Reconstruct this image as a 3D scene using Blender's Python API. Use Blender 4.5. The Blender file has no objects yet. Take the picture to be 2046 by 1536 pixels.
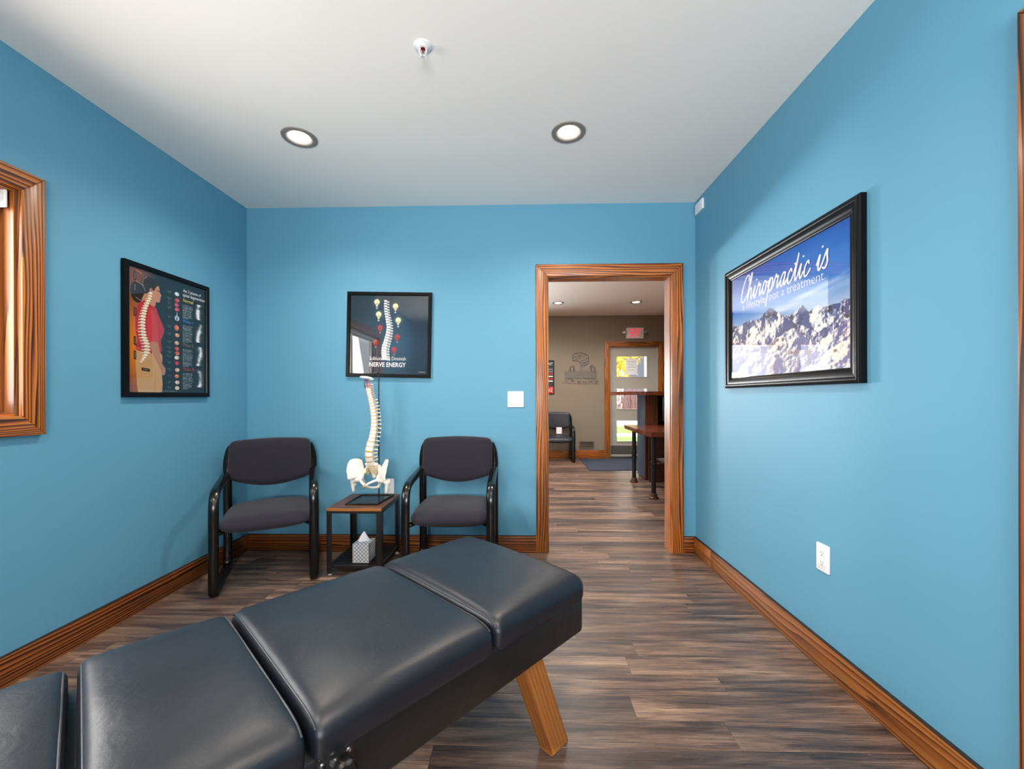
import bpy, bmesh, math, random
import numpy as np
from mathutils import Matrix, Vector, Euler

random.seed(7)
rng = np.random.default_rng(11)
scene = bpy.context.scene
COL = scene.collection
PI = math.pi

# ------------------------------------------------------------------ camera
cam_data = bpy.data.cameras.new('camera')
cam = bpy.data.objects.new('camera', cam_data)
COL.objects.link(cam)
cam_data.sensor_fit = 'HORIZONTAL'
cam_data.sensor_width = 36.0
cam_data.lens = 825.0 / 2046.0 * 36.0
cam_data.shift_y = 23.93 / 2046.0
cam_data.clip_start = 0.05
cam_data.clip_end = 300
cam.matrix_world = (Matrix.Translation((0, 0, 1.1588)) @ Matrix.Rotation(0.0247, 4, 'Z')
                    @ Matrix.Rotation(PI / 2, 4, 'X') @ Matrix.Rotation(-0.0022, 4, 'Z'))
scene.camera = cam

# ------------------------------------------------------------------ world, sun, window light, exposure
scene.view_settings.view_transform = 'Standard'
scene.view_settings.look = 'None'
scene.view_settings.gamma = 1.0
scene.view_settings.use_curve_mapping = False
scene.view_settings.exposure = 0.15
try:
    scene.cycles.use_denoising = True
    scene.cycles.denoiser = 'OPENIMAGEDENOISE'
    scene.cycles.max_bounces = 8
    scene.cycles.diffuse_bounces = 6
    scene.cycles.glossy_bounces = 4
    scene.cycles.transparent_max_bounces = 12
    scene.cycles.caustics_reflective = False
    scene.cycles.caustics_refractive = False
    scene.cycles.sample_clamp_indirect = 6.0
except Exception:
    pass

world = bpy.data.worlds.new('daylight_sky')
scene.world = world
world.use_nodes = True
wn = world.node_tree.nodes
wl = world.node_tree.links
wn.clear()
w_out = wn.new('ShaderNodeOutputWorld')
w_bg = wn.new('ShaderNodeBackground')
w_bg.inputs['Color'].default_value = (0.93, 0.96, 1.0, 1)
w_bg.inputs['Strength'].default_value = 3.6
wl.new(w_bg.outputs[0], w_out.inputs[0])


def look_matrix(loc, direction):
    return Matrix.Translation(loc) @ Vector(direction).to_track_quat('-Z', 'Y').to_matrix().to_4x4()


def lamp(name, kind, loc, direction, energy, color=(1, 1, 1), size=None, size_y=None, parent=None, **kw):
    d = bpy.data.lights.new(name, kind)
    d.energy = energy
    d.color = color
    if kind == 'AREA':
        d.shape = 'RECTANGLE' if size_y else 'DISK'
        d.size = size
        if size_y:
            d.size_y = size_y
    for k, v in kw.items():
        setattr(d, k, v)
    o = bpy.data.objects.new(name, d)
    COL.objects.link(o)
    o.matrix_basis = look_matrix(loc, direction)
    return o


sun = lamp('sunlight', 'SUN', (-6, -6, 8), (0.075, 1.0, -0.62), 4.0, (1.0, 0.93, 0.82), angle=0.01)
# daylight arriving at the window openings; the rear opening is an added one
WINDOW_LIGHT = 1.0
lamp('daylight_side_window', 'AREA', (-2.30, 0.917, 1.56), (1, 0, 0.16), 39 * WINDOW_LIGHT, (1.0, 0.955, 0.90), 1.42, 0.94)
lamp('rear_window_fill', 'AREA', (0.1, -2.50, 1.15), (0, 1, 0.85), 265 * WINDOW_LIGHT, (1.0, 0.955, 0.90), 1.9, 1.2)  # fill for walls and ceiling, through a window added behind the camera
lamp('daylight_reception_window', 'AREA', (-1.65, 8.30, 1.22), (0, -1, 0.85), 540 * WINDOW_LIGHT, (0.96, 0.98, 1.0), 0.95, 1.1)
lamp('daylight_reception_window', 'AREA', (-3.05, 8.30, 1.22), (0, -1, 0.85), 540 * WINDOW_LIGHT, (0.96, 0.98, 1.0), 0.95, 1.1)

# ------------------------------------------------------------------ room numbers
XL, XR, YB, HC = -2.0857, 1.2793, 3.082, 2.59
YF = -1.95           # wall behind the camera
Y2, Y3, HC2 = 3.20, 7.75, 2.665    # reception: near face, far wall, ceiling
X2L, X2R = -4.2, 4.4
DX0, DX1, DZ = 0.197, 1.092, 2.043     # doorway
BB = 0.121          # baseboard height
BT = 0.019


# ------------------------------------------------------------------ object helpers
def world_of(o):
    m = o.matrix_basis.copy()
    if o.parent:
        m = world_of(o.parent) @ o.matrix_parent_inverse @ m
    return m


def attach(ch, par):
    if par is not None:
        ch.parent = par
        ch.matrix_parent_inverse = world_of(par).inverted()


def tag(o, label=None, cat=None, group=None, kind=None):
    if label:
        o['label'] = label
    if cat:
        o['category'] = cat
    if group:
        o['group'] = group
    if kind:
        o['kind'] = kind
    return o


def empty(name, loc=(0, 0, 0), rz=0.0, label=None, cat=None, group=None, kind=None):
    o = bpy.data.objects.new(name, None)
    o.empty_display_size = 0.05
    COL.objects.link(o)
    o.matrix_basis = Matrix.Translation(loc) @ Matrix.Rotation(rz, 4, 'Z')
    return tag(o, label, cat, group, kind)


def mesh_obj(name, verts, faces, mat, parent=None, matrix=None, smooth=False, local=False):
    me = bpy.data.meshes.new(name)
    me.from_pydata([tuple(v) for v in verts], [], faces)
    me.update()
    return link_mesh(name, me, mat, parent, matrix, smooth, local)


def link_mesh(name, me, mat, parent=None, matrix=None, smooth=False, local=False):
    if mat is not None and len(me.materials) == 0:
        me.materials.append(mat)
    if smooth:
        me.polygons.foreach_set('use_smooth', [True] * len(me.polygons))
    o = bpy.data.objects.new(name, me)
    COL.objects.link(o)
    if matrix is not None:
        o.matrix_basis = matrix
    if parent is not None:
        if local:
            o.parent = parent
        else:
            attach(o, parent)
    return o


def bm_obj(name, bm, mat, parent=None, matrix=None, smooth=False, local=False):
    me = bpy.data.meshes.new(name)
    bm.normal_update()
    bm.to_mesh(me)
    bm.free()
    return link_mesh(name, me, mat, parent, matrix, smooth, local)


def smooth_by_angle(o, ang=0.6):
    me = o.data
    me.polygons.foreach_set('use_smooth', [True] * len(me.polygons))
    try:
        me.set_sharp_from_angle(angle=ang)
    except Exception:
        pass
    return o


def box_bm(x0, x1, y0, y1, z0, z1, bevel=0.0, seg=2, bm=None):
    b = bm or bmesh.new()
    vs = [b.verts.new(p) for p in ((x0, y0, z0), (x1, y0, z0), (x1, y1, z0), (x0, y1, z0),
                                   (x0, y0, z1), (x1, y0, z1), (x1, y1, z1), (x0, y1, z1))]
    fs = [b.faces.new([vs[i] for i in f]) for f in
          ((0, 3, 2, 1), (4, 5, 6, 7), (0, 1, 5, 4), (1, 2, 6, 5), (2, 3, 7, 6), (3, 0, 4, 7))]
    if bevel > 0:
        es = list({e for f in fs for e in f.edges})
        bmesh.ops.bevel(b, geom=es, offset=bevel, segments=seg, affect='EDGES', profile=0.5)
    return b


def box(name, x0, x1, y0, y1, z0, z1, mat, parent=None, bevel=0.0, seg=2, matrix=None, local=False):
    o = bm_obj(name, box_bm(x0, x1, y0, y1, z0, z1, bevel, seg), mat, parent, matrix, False, local)
    if bevel > 0:
        smooth_by_angle(o)
    return o


def cyl_bm(r0, r1, z0, z1, n=24, bm=None, cap=True):
    b = bm or bmesh.new()
    a = [b.verts.new((r0 * math.cos(2 * PI * i / n), r0 * math.sin(2 * PI * i / n), z0)) for i in range(n)]
    c = [b.verts.new((r1 * math.cos(2 * PI * i / n), r1 * math.sin(2 * PI * i / n), z1)) for i in range(n)]
    for i in range(n):
        b.faces.new((a[i], a[(i + 1) % n], c[(i + 1) % n], c[i]))
    if cap:
        b.faces.new(a[::-1])
        b.faces.new(c)
    return b


def lathe(name, prof, mat, parent=None, matrix=None, n=28, local=False, ang=0.6, closed=False):
    b = bmesh.new()
    rings = []
    for r, z in prof:
        if r < 1e-6:
            rings.append([b.verts.new((0, 0, z))])
        else:
            rings.append([b.verts.new((r * math.cos(2 * PI * i / n), r * math.sin(2 * PI * i / n), z)) for i in range(n)])
    pairs = list(zip(rings[:-1], rings[1:]))
    if closed:
        pairs.append((rings[-1], rings[0]))
    for A, B in pairs:
        for i in range(n):
            j = (i + 1) % n
            if len(A) == 1 and len(B) == 1:
                continue
            if len(A) == 1:
                b.faces.new((A[0], B[j], B[i]))
            elif len(B) == 1:
                b.faces.new((A[i], A[j], B[0]))
            else:
                b.faces.new((A[i], A[j], B[j], B[i]))
    bmesh.ops.recalc_face_normals(b, faces=b.faces)
    o = bm_obj(name, b, mat, parent, matrix, False, local)
    return smooth_by_angle(o, ang)


def catmull(pts, sub=6, closed=False):
    P = [Vector(p) for p in pts]
    out = []
    n = len(P)
    rngn = n if closed else n - 1
    for i in range(rngn):
        p0 = P[(i - 1) % n] if (closed or i > 0) else P[0]
        p1 = P[i]
        p2 = P[(i + 1) % n]
        p3 = P[(i + 2) % n] if (closed or i + 2 < n) else P[-1]
        for k in range(sub):
            t = k / sub
            out.append(0.5 * ((2 * p1) + (p2 - p0) * t + (2 * p0 - 5 * p1 + 4 * p2 - p3) * t * t
                              + (3 * p1 - p0 - 3 * p2 + p3) * t ** 3))
    if not closed:
        out.append(P[-1].copy())
    return out


def sweep_bm(path, ra, rb, n=10, up=(1, 0, 0), closed=False, bm=None, power=1.0):
    """tube with an elliptical section (ra across 'up', rb along 'up')"""
    b = bm or bmesh.new()
    path = [Vector(p) for p in path]
    up = Vector(up).normalized()
    m = len(path)
    rings = []
    for i, p in enumerate(path):
        if closed:
            t = path[(i + 1) % m] - path[i - 1]
        else:
            t = path[min(i + 1, m - 1)] - path[max(i - 1, 0)]
        t.normalize()
        u = up - t * up.dot(t)
        if u.length < 1e-4:
            u = Vector((0, 0, 1)) - t * t.z
        u.normalize()
        s = t.cross(u)
        a = ra[i] if hasattr(ra, '__len__') else ra
        c = rb[i] if hasattr(rb, '__len__') else rb
        ring = []
        for k in range(n):
            th = 2 * PI * k / n
            cs, sn = math.cos(th), math.sin(th)
            if power != 1.0:
                cs = math.copysign(abs(cs) ** power, cs)
                sn = math.copysign(abs(sn) ** power, sn)
            ring.append(b.verts.new(p + s * (a * cs) + u * (c * sn)))
        rings.append(ring)
    for i in range(m if closed else m - 1):
        A, B = rings[i], rings[(i + 1) % m]
        for k in range(n):
            b.faces.new((A[k], A[(k + 1) % n], B[(k + 1) % n], B[k]))
    if not closed:
        b.faces.new(rings[0][::-1])
        b.faces.new(rings[-1])
    return b


def tube(name, path, ra, mat, parent=None, rb=None, n=10, up=(1, 0, 0), closed=False, local=False, power=1.0, matrix=None):
    b = sweep_bm(path, ra, rb if rb is not None else ra, n, up, closed, None, power)
    bmesh.ops.recalc_face_normals(b, faces=b.faces)
    o = bm_obj(name, b, mat, parent, matrix, False, local)
    return smooth_by_angle(o, 0.8)


def basis(N, origin):
    """plane frame: u to the viewer's right, v up, N towards the viewer"""
    N = Vector(N)
    V = Vector((0, 0, 1))
    U = V.cross(N)
    m = Matrix.Identity(4)
    for i in range(3):
        m[i][0], m[i][1], m[i][2], m[i][3] = U[i], V[i], N[i], origin[i]
    return m


def plate(name, pts, d0, d1, mat, parent=None, frame=None, bevel=0.0, grain=None, local=False):
    """flat polygon (u, v) given thickness d0..d1 along the normal; grain = direction the local x axis takes"""
    pts = [Vector((p[0], p[1], 0)) for p in pts]
    e = Vector((grain[0], grain[1], 0)).normalized() if grain else Vector((1, 0, 0))
    pe = Vector((-e.y, e.x, 0))
    c = sum(pts, Vector()) / len(pts)
    L = [((p - c).dot(e), (p - c).dot(pe)) for p in pts]
    area = sum(L[i][0] * L[(i + 1) % len(L)][1] - L[(i + 1) % len(L)][0] * L[i][1] for i in range(len(L)))
    if area < 0:
        L = L[::-1]
    b = bmesh.new()
    lo = [b.verts.new((x, y, d0)) for x, y in L]
    hi = [b.verts.new((x, y, d1)) for x, y in L]
    b.faces.new(lo[::-1])
    b.faces.new(hi)
    n = len(L)
    for i in range(n):
        b.faces.new((lo[i], lo[(i + 1) % n], hi[(i + 1) % n], hi[i]))
    if bevel > 0:
        hs = set(hi)
        es = [ed for ed in b.edges if ed.verts[0] in hs and ed.verts[1] in hs]
        bmesh.ops.bevel(b, geom=es, offset=bevel, segments=2, affect='EDGES', profile=0.5)
    loc = Matrix.Identity(4)
    for i in range(3):
        loc[i][0], loc[i][1], loc[i][3] = e[i], pe[i], c[i]
    m = (frame or Matrix.Identity(4)) @ loc
    o = bm_obj(name, b, mat, parent, m, False, local)
    if bevel > 0:
        smooth_by_angle(o)
    return o


def rect(u0, u1, v0, v1):
    return [(u0, v0), (u1, v0), (u1, v1), (u0, v1)]


def rrect(u0, u1, v0, v1, r, n=4):
    out = []
    for cx, cy, a0 in ((u1 - r, v0 + r, -PI / 2), (u1 - r, v1 - r, 0), (u0 + r, v1 - r, PI / 2), (u0 + r, v0 + r, PI)):
        for k in range(n + 1):
            a = a0 + PI / 2 * k / n
            out.append((cx + r * math.cos(a), cy + r * math.sin(a)))
    return out


def circle(cx, cy, r, n=20, ry=None):
    return [(cx + r * math.cos(2 * PI * i / n), cy + (ry or r) * math.sin(2 * PI * i / n)) for i in range(n)]


def casing(parent, frame, u0, u1, v0, v1, w, t, mat, sides='LTR', name='casing_board', bevel=0.003, d0=0.0):
    """mitred boards round an opening u0..u1, v0..v1"""
    bot = 'B' in sides
    out = []
    yl = v0 - w if bot else v0
    if 'L' in sides:
        out.append(plate(name, [(u0, v0), (u0, v1), (u0 - w, v1 + w), (u0 - w, yl)], d0, d0 + t, mat, parent, frame, bevel, (0, 1)))
    if 'R' in sides:
        out.append(plate(name, [(u1, v0), (u1 + w, yl), (u1 + w, v1 + w), (u1, v1)], d0, d0 + t, mat, parent, frame, bevel, (0, 1)))
    if 'T' in sides:
        out.append(plate(name, [(u0, v1), (u1, v1), (u1 + w, v1 + w), (u0 - w, v1 + w)], d0, d0 + t, mat, parent, frame, bevel, (1, 0)))
    if bot:
        out.append(plate(name, [(u0, v0), (u0 - w, v0 - w), (u1 + w, v0 - w), (u1, v0)], d0, d0 + t, mat, parent, frame, bevel, (1, 0)))
    return out


def copy_tree(o, parent=None):
    c = o.copy()
    COL.objects.link(c)
    c.parent = parent
    for ch in o.children:
        copy_tree(ch, c)
    return c


def rounded_box(name, hx, hy, hz, r, mat, parent=None, n=(16, 12, 6), deform=None, matrix=None, local=False):
    """rounded cuboid on a fine grid, centre 0; r = (rx, ry, rz) rounding radii; deform(v) edits each point"""
    rx, ry, rz = r
    idx = {}
    verts = []
    faces = []

    def vert(i, j, k):
        key = (i, j, k)
        if key not in idx:
            def co(a, m, h, rr):
                # points concentrated on the rounding
                t = -1 + 2 * a / m
                return t * h
            p = Vector((co(i, n[0], hx, rx), co(j, n[1], hy, ry), co(k, n[2], hz, rz)))
            q = Vector((max(-hx + rx, min(hx - rx, p.x)), max(-hy + ry, min(hy - ry, p.y)), max(-hz + rz, min(hz - rz, p.z))))
            d = Vector(((p.x - q.x) / rx, (p.y - q.y) / ry, (p.z - q.z) / rz))
            if d.length > 1e-9:
                d.normalize()
                # keep flat faces flat: scale by the dominant distance
                p = Vector((q.x + d.x * rx, q.y + d.y * ry, q.z + d.z * rz))
            if deform:
                p = Vector(deform(p))
            idx[key] = len(verts)
            verts.append(p)
        return idx[key]

    nx, ny, nz = n
    for i in range(nx):
        for j in range(ny):
            faces.append((vert(i, j, nz), vert(i + 1, j, nz), vert(i + 1, j + 1, nz), vert(i, j + 1, nz)))
            faces.append((vert(i, j, 0), vert(i, j + 1, 0), vert(i + 1, j + 1, 0), vert(i + 1, j, 0)))
    for i in range(nx):
        for k in range(nz):
            faces.append((vert(i, 0, k), vert(i + 1, 0, k), vert(i + 1, 0, k + 1), vert(i, 0, k + 1)))
            faces.append((vert(i, ny, k), vert(i, ny, k + 1), vert(i + 1, ny, k + 1), vert(i + 1, ny, k)))
    for j in range(ny):
        for k in range(nz):
            faces.append((vert(0, j, k), vert(0, j, k + 1), vert(0, j + 1, k + 1), vert(0, j + 1, k)))
            faces.append((vert(nx, j, k), vert(nx, j + 1, k), vert(nx, j + 1, k + 1), vert(nx, j, k + 1)))
    return mesh_obj(name, verts, faces, mat, parent, matrix, True, local)


# ------------------------------------------------------------------ material helpers
def srgb(r, g, b):
    def f(c):
        c /= 255.0
        return c / 12.92 if c <= 0.04045 else ((c + 0.055) / 1.055) ** 2.4
    return (f(r), f(g), f(b), 1.0)


def material(name):
    m = bpy.data.materials.new(name)
    m.use_nodes = True
    nt = m.node_tree
    b = nt.nodes.get('Principled BSDF')
    return m, nt.nodes, nt.links, b


def simple(name, col, rough=0.5, metal=0.0, var=0.06, scale=30.0, bump=0.0, bscale=200.0, coat=0.0, spec=0.5, sheen=0.0):
    m, n, l, b = material(name)
    tc = n.new('ShaderNodeTexCoord')
    nz = n.new('ShaderNodeTexNoise')
    nz.inputs['Scale'].default_value = scale
    nz.inputs['Detail'].default_value = 3
    l.new(tc.outputs['Object'], nz.inputs['Vector'])
    mix = n.new('ShaderNodeMixRGB')
    mix.inputs[1].default_value = tuple(c * (1 - var) for c in col[:3]) + (1,)
    mix.inputs[2].default_value = tuple(min(1, c * (1 + var)) for c in col[:3]) + (1,)
    l.new(nz.outputs['Fac'], mix.inputs[0])
    l.new(mix.outputs[0], b.inputs['Base Color'])
    b.inputs['Roughness'].default_value = rough
    b.inputs['Metallic'].default_value = metal
    b.inputs['Specular IOR Level'].default_value = spec
    if coat:
        b.inputs['Coat Weight'].default_value = coat
        b.inputs['Coat Roughness'].default_value = 0.1
    if sheen:
        b.inputs['Sheen Weight'].default_value = sheen
    if bump:
        n2 = n.new('ShaderNodeTexNoise')
        n2.inputs['Scale'].default_value = bscale
        n2.inputs['Detail'].default_value = 2
        l.new(tc.outputs['Object'], n2.inputs['Vector'])
        bp = n.new('ShaderNodeBump')
        bp.inputs['Strength'].default_value = bump
        bp.inputs['Distance'].default_value = 0.002
        l.new(n2.outputs['Fac'], bp.inputs['Height'])
        l.new(bp.outputs[0], b.inputs['Normal'])
    return m


def emission(name, col, strength):
    m, n, l, b = material(name)
    b.inputs['Base Color'].default_value = col
    b.inputs['Emission Color'].default_value = col
    b.inputs['Emission Strength'].default_value = strength
    return m


def ramp(n, stops):
    r = n.new('ShaderNodeValToRGB')
    cr = r.color_ramp
    while len(cr.elements) < len(stops):
        cr.elements.new(0.5)
    for e, (p, c) in zip(cr.elements, stops):
        e.position = p
        e.color = c
    return r


def wood(name, stops, rings=55.0, stretch=14.0, warp=1.0, rough=0.4, patches=0.5, coat=0.0, fine=0.25, bump=0.15, dark=(0.05, 0.02, 0.008, 1)):
    """grain runs along the object's local x"""
    m, n, l, b = material(name)
    tc = n.new('ShaderNodeTexCoord')
    oi = n.new('ShaderNodeObjectInfo')
    add = n.new('ShaderNodeVectorMath')
    add.operation = 'ADD'
    sc = n.new('ShaderNodeVectorMath')
    sc.operation = 'SCALE'
    sc.inputs['Scale'].default_value = 37.0
    cmb = n.new('ShaderNodeCombineXYZ')
    for i in range(3):
        l.new(oi.outputs['Random'], cmb.inputs[i])
    l.new(cmb.outputs[0], sc.inputs[0])
    l.new(tc.outputs['Object'], add.inputs[0])
    l.new(sc.outputs[0], add.inputs[1])
    mp = n.new('ShaderNodeMapping')
    mp.inputs['Scale'].default_value = (1.0 / stretch, 1, 1)
    l.new(add.outputs[0], mp.inputs['Vector'])
    # slow warp of the growth rings
    n1 = n.new('ShaderNodeTexNoise')
    n1.inputs['Scale'].default_value = 10.0
    n1.inputs['Detail'].default_value = 2.5
    n1.inputs['Roughness'].default_value = 0.5
    l.new(mp.outputs[0], n1.inputs['Vector'])
    sep = n.new('ShaderNodeSeparateXYZ')
    l.new(mp.outputs[0], sep.inputs[0])
    ad = n.new('ShaderNodeMath')
    ad.operation = 'ADD'
    l.new(sep.outputs['Y'], ad.inputs[0])
    l.new(sep.outputs['Z'], ad.inputs[1])
    ma = n.new('ShaderNodeMath')
    ma.operation = 'MULTIPLY'
    ma.inputs[1].default_value = rings
    l.new(ad.outputs[0], ma.inputs[0])
    mb = n.new('ShaderNodeMath')
    mb.operation = 'MULTIPLY_ADD'
    mb.inputs[1].default_value = 9.0 * warp
    l.new(n1.outputs['Fac'], mb.inputs[0])
    l.new(ma.outputs[0], mb.inputs[2])
    fr = n.new('ShaderNodeMath')
    fr.operation = 'FRACT'
    l.new(mb.outputs[0], fr.inputs[0])
    # fine fibres
    n2 = n.new('ShaderNodeTexNoise')
    n2.inputs['Scale'].default_value = 160.0
    n2.inputs['Detail'].default_value = 3.0
    mp2 = n.new('ShaderNodeMapping')
    mp2.inputs['Scale'].default_value = (0.03, 1, 1)
    l.new(add.outputs[0], mp2.inputs['Vector'])
    l.new(mp2.outputs[0], n2.inputs['Vector'])
    mx = n.new('ShaderNodeMath')
    mx.operation = 'MULTIPLY_ADD'
    mx.inputs[1].default_value = fine
    l.new(n2.outputs['Fac'], mx.inputs[0])
    l.new(fr.outputs[0], mx.inputs[2])
    sb = n.new('ShaderNodeMath')
    sb.operation = 'SUBTRACT'
    sb.inputs[1].default_value = fine * 0.5
    sb.use_clamp = True
    l.new(mx.outputs[0], sb.inputs[0])
    rp = ramp(n, stops)
    l.new(sb.outputs[0], rp.inputs[0])
    # scorched patches
    n3 = n.new('ShaderNodeTexNoise')
    n3.inputs['Scale'].default_value = 5.5
    n3.inputs['Detail'].default_value = 3
    mp3 = n.new('ShaderNodeMapping')
    mp3.inputs['Scale'].default_value = (0.35, 1, 1)
    l.new(add.outputs[0], mp3.inputs['Vector'])
    l.new(mp3.outputs[0], n3.inputs['Vector'])
    rp3 = ramp(n, [(0.5, (0, 0, 0, 1)), (0.72, (patches, patches, patches, 1))])
    l.new(n3.outputs['Fac'], rp3.inputs[0])
    mix = n.new('ShaderNodeMixRGB')
    mix.inputs[2].default_value = dark
    l.new(rp3.outputs[0], mix.inputs[0])
    l.new(rp.outputs[0], mix.inputs[1])
    l.new(mix.outputs[0], b.inputs['Base Color'])
    b.inputs['Roughness'].default_value = rough
    if coat:
        b.inputs['Coat Weight'].default_value = coat
        b.inputs['Coat Roughness'].default_value = 0.2
    bp = n.new('ShaderNodeBump')
    bp.inputs['Strength'].default_value = bump
    bp.inputs['Distance'].default_value = 0.002
    l.new(sb.outputs[0], bp.inputs['Height'])
    l.new(bp.outputs[0], b.inputs['Normal'])
    return m


def glass(name, refl=1.0, tint=(1, 1, 1, 1), ior=1.5, rough=0.0):
    m, n, l, b = material(name)
    out = n.get('Material Output')
    n.remove(b)
    tr = n.new('ShaderNodeBsdfTransparent')
    tr.inputs[0].default_value = tint
    gl = n.new('ShaderNodeBsdfGlossy')
    gl.inputs['Roughness'].default_value = rough
    lw = n.new('ShaderNodeLayerWeight')      # Schlick: 0.04 + 0.96 * facing^5
    lw.inputs['Blend'].default_value = 0.5
    pw = n.new('ShaderNodeMath')
    pw.operation = 'POWER'
    pw.inputs[1].default_value = 5.0
    l.new(lw.outputs['Facing'], pw.inputs[0])
    sc = n.new('ShaderNodeMath')
    sc.operation = 'MULTIPLY_ADD'
    sc.inputs[1].default_value = 0.96
    sc.inputs[2].default_value = 0.04
    l.new(pw.outputs[0], sc.inputs[0])
    mt = n.new('ShaderNodeMath')
    mt.operation = 'MULTIPLY'
    mt.inputs[1].default_value = refl
    l.new(sc.outputs[0], mt.inputs[0])
    mx = n.new('ShaderNodeMixShader')
    l.new(mt.outputs[0], mx.inputs[0])
    l.new(tr.outputs[0], mx.inputs[1])
    l.new(gl.outputs[0], mx.inputs[2])
    l.new(mx.outputs[0], out.inputs['Surface'])
    return m


def painted(name, rough=0.5):
    """print ink: reads the colour attribute of the printed sheet"""
    m, n, l, b = material(name)
    at = n.new('ShaderNodeVertexColor')
    at.layer_name = 'ink'
    l.new(at.outputs['Color'], b.inputs['Base Color'])
    b.inputs['Roughness'].default_value = rough
    b.inputs['Specular IOR Level'].default_value = 0.2
    return m


# ------------------------------------------------------------------ materials
M_blue = simple('blue_wall_paint', srgb(96, 156, 184), 0.55, var=0.02, scale=3, bump=0.06, bscale=420, spec=0.35)
M_ceil = simple('white_ceiling_paint', srgb(250, 246, 240), 0.9, var=0.01, scale=3, bump=0.05, bscale=300, spec=0.1)
M_taupe = simple('taupe_wall_paint', srgb(138, 126, 111), 0.65, var=0.02, scale=3, bump=0.05, bscale=400, spec=0.3)
PINE = [(0.0, srgb(205, 126, 50)), (0.34, srgb(190, 106, 36)), (0.56, srgb(142, 68, 18)), (0.75, srgb(58, 25, 7)), (0.88, srgb(78, 36, 11)), (1.0, srgb(200, 122, 48))]
M_pine = wood('scorched_pine', PINE, rings=66, stretch=15, warp=0.8, rough=0.42, patches=0.6, coat=0.15, fine=0.2)
PINE2 = [(0.0, srgb(168, 98, 40)), (0.35, srgb(140, 74, 26)), (0.58, srgb(92, 44, 14)), (0.78, srgb(34, 15, 6)), (0.9, srgb(46, 20, 8)), (1.0, srgb(156, 88, 36))]
M_pine_dark = wood('dark_scorched_pine', PINE2, rings=54, stretch=26, warp=0.8, rough=0.42, patches=0.75, coat=0.15, fine=0.2)
M_pine_plain = wood('plain_scorched_pine', [(0.0, srgb(166, 104, 48)), (0.45, srgb(146, 84, 32)), (0.76, srgb(110, 58, 18)), (0.92, srgb(62, 30, 10)), (1.0, srgb(160, 98, 44))],
                    rings=34, stretch=18, warp=0.7, rough=0.42, patches=0.35, coat=0.15, fine=0.4)
M_char = simple('charred_edge', srgb(42, 24, 14), 0.55, var=0.3, scale=18)
M_oak = wood('oiled_oak', [(0.0, srgb(178, 116, 56)), (0.5, srgb(168, 104, 46)), (0.85, srgb(146, 84, 34)), (1.0, srgb(174, 112, 54))],
             rings=70, stretch=14, warp=0.7, rough=0.38, patches=0.12, coat=0.2, fine=0.5, dark=srgb(110, 62, 24))
M_rustic = wood('rustic_table_top', [(0.0, srgb(120, 78, 52)), (0.5, srgb(98, 62, 44)), (0.85, srgb(58, 38, 32)), (1.0, srgb(110, 70, 48))],
                rings=45, stretch=10, rough=0.4, patches=0.6, dark=srgb(40, 30, 30))
M_slab = wood('live_edge_slab', [(0.0, srgb(140, 66, 34)), (0.5, srgb(118, 52, 26)), (0.85, srgb(70, 28, 14)), (1.0, srgb(130, 62, 32))],
              rings=30, stretch=8, rough=0.18, patches=0.4, coat=0.6, dark=srgb(40, 18, 10))
M_panel = wood('brown_wood_panel', [(0.0, srgb(98, 54, 28)), (0.6, srgb(84, 44, 22)), (1.0, srgb(66, 34, 18))],
               rings=26, stretch=16, rough=0.45, patches=0.3)
M_void = simple('dark_underlay', srgb(28, 22, 20), 0.9)
M_frame = simple('satin_black_frame', srgb(11, 11, 12), 0.32, var=0.1, spec=0.16)
M_glass = glass('picture_glass', 1.0)
M_glass_c = glass('glossy_picture_glass', 1.6)
M_window = glass('window_glass', 1.0)
M_print = painted('poster_ink')
M_white_ink = simple('white_ink', srgb(240, 240, 240), 0.5, var=0.0)
M_white_plastic = simple('white_plastic', srgb(238, 238, 240), 0.35, var=0.01)
M_dark_slot = simple('dark_slot', srgb(40, 40, 42), 0.6)
M_fabric = simple('charcoal_fabric', srgb(43, 41, 50), 0.95, var=0.22, scale=900, bump=0.35, bscale=1200, spec=0.15, sheen=0.15)
M_vinyl_dark = simple('dark_blue_grey_vinyl', srgb(38, 40, 50), 0.45, var=0.1, scale=200, bump=0.1, bscale=600)
M_black_metal = simple('black_gloss_tube', srgb(7, 7, 8), 0.22, var=0.1, scale=20, spec=0.5)
M_gun_metal = simple('gunmetal_legs', srgb(52, 50, 50), 0.34, metal=0.6, var=0.1, scale=12)
M_chrome = simple('chrome', srgb(200, 200, 205), 0.18, metal=1.0, var=0.02)
M_nickel = simple('brushed_nickel', srgb(120, 118, 116), 0.35, metal=0.8, var=0.05)
M_bone = simple('bone_plastic', srgb(246, 238, 226), 0.4, var=0.05, scale=40)
M_disc = simple('amber_disc', srgb(205, 170, 105), 0.45, var=0.08, scale=60)
M_nerve = simple('yellow_nerve', srgb(222, 176, 70), 0.45, var=0.05)
M_artery = simple('red_artery', srgb(190, 40, 34), 0.4, var=0.05)
M_vein = simple('blue_vein', srgb(40, 60, 120), 0.4, var=0.05)
M_skullcap = simple('pale_blue_plastic', srgb(206, 226, 232), 0.4, var=0.03)
M_foam = simple('white_foot_cap', srgb(215, 215, 215), 0.5)
M_tissue = simple('white_tissue', srgb(246, 246, 250), 0.9, var=0.02, spec=0.1)
M_mat = simple('grey_carpet_mat', srgb(66, 72, 84), 1.0, var=0.3, scale=240, bump=0.6, bscale=500, spec=0.05)
M_steel = simple('raw_steel_plate', srgb(118, 112, 106), 0.5, metal=0.5, var=0.12, scale=15)
M_corr = simple('blue_grey_corrugated_steel', srgb(88, 106, 124), 0.38, metal=0.25, var=0.06, scale=4)
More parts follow.
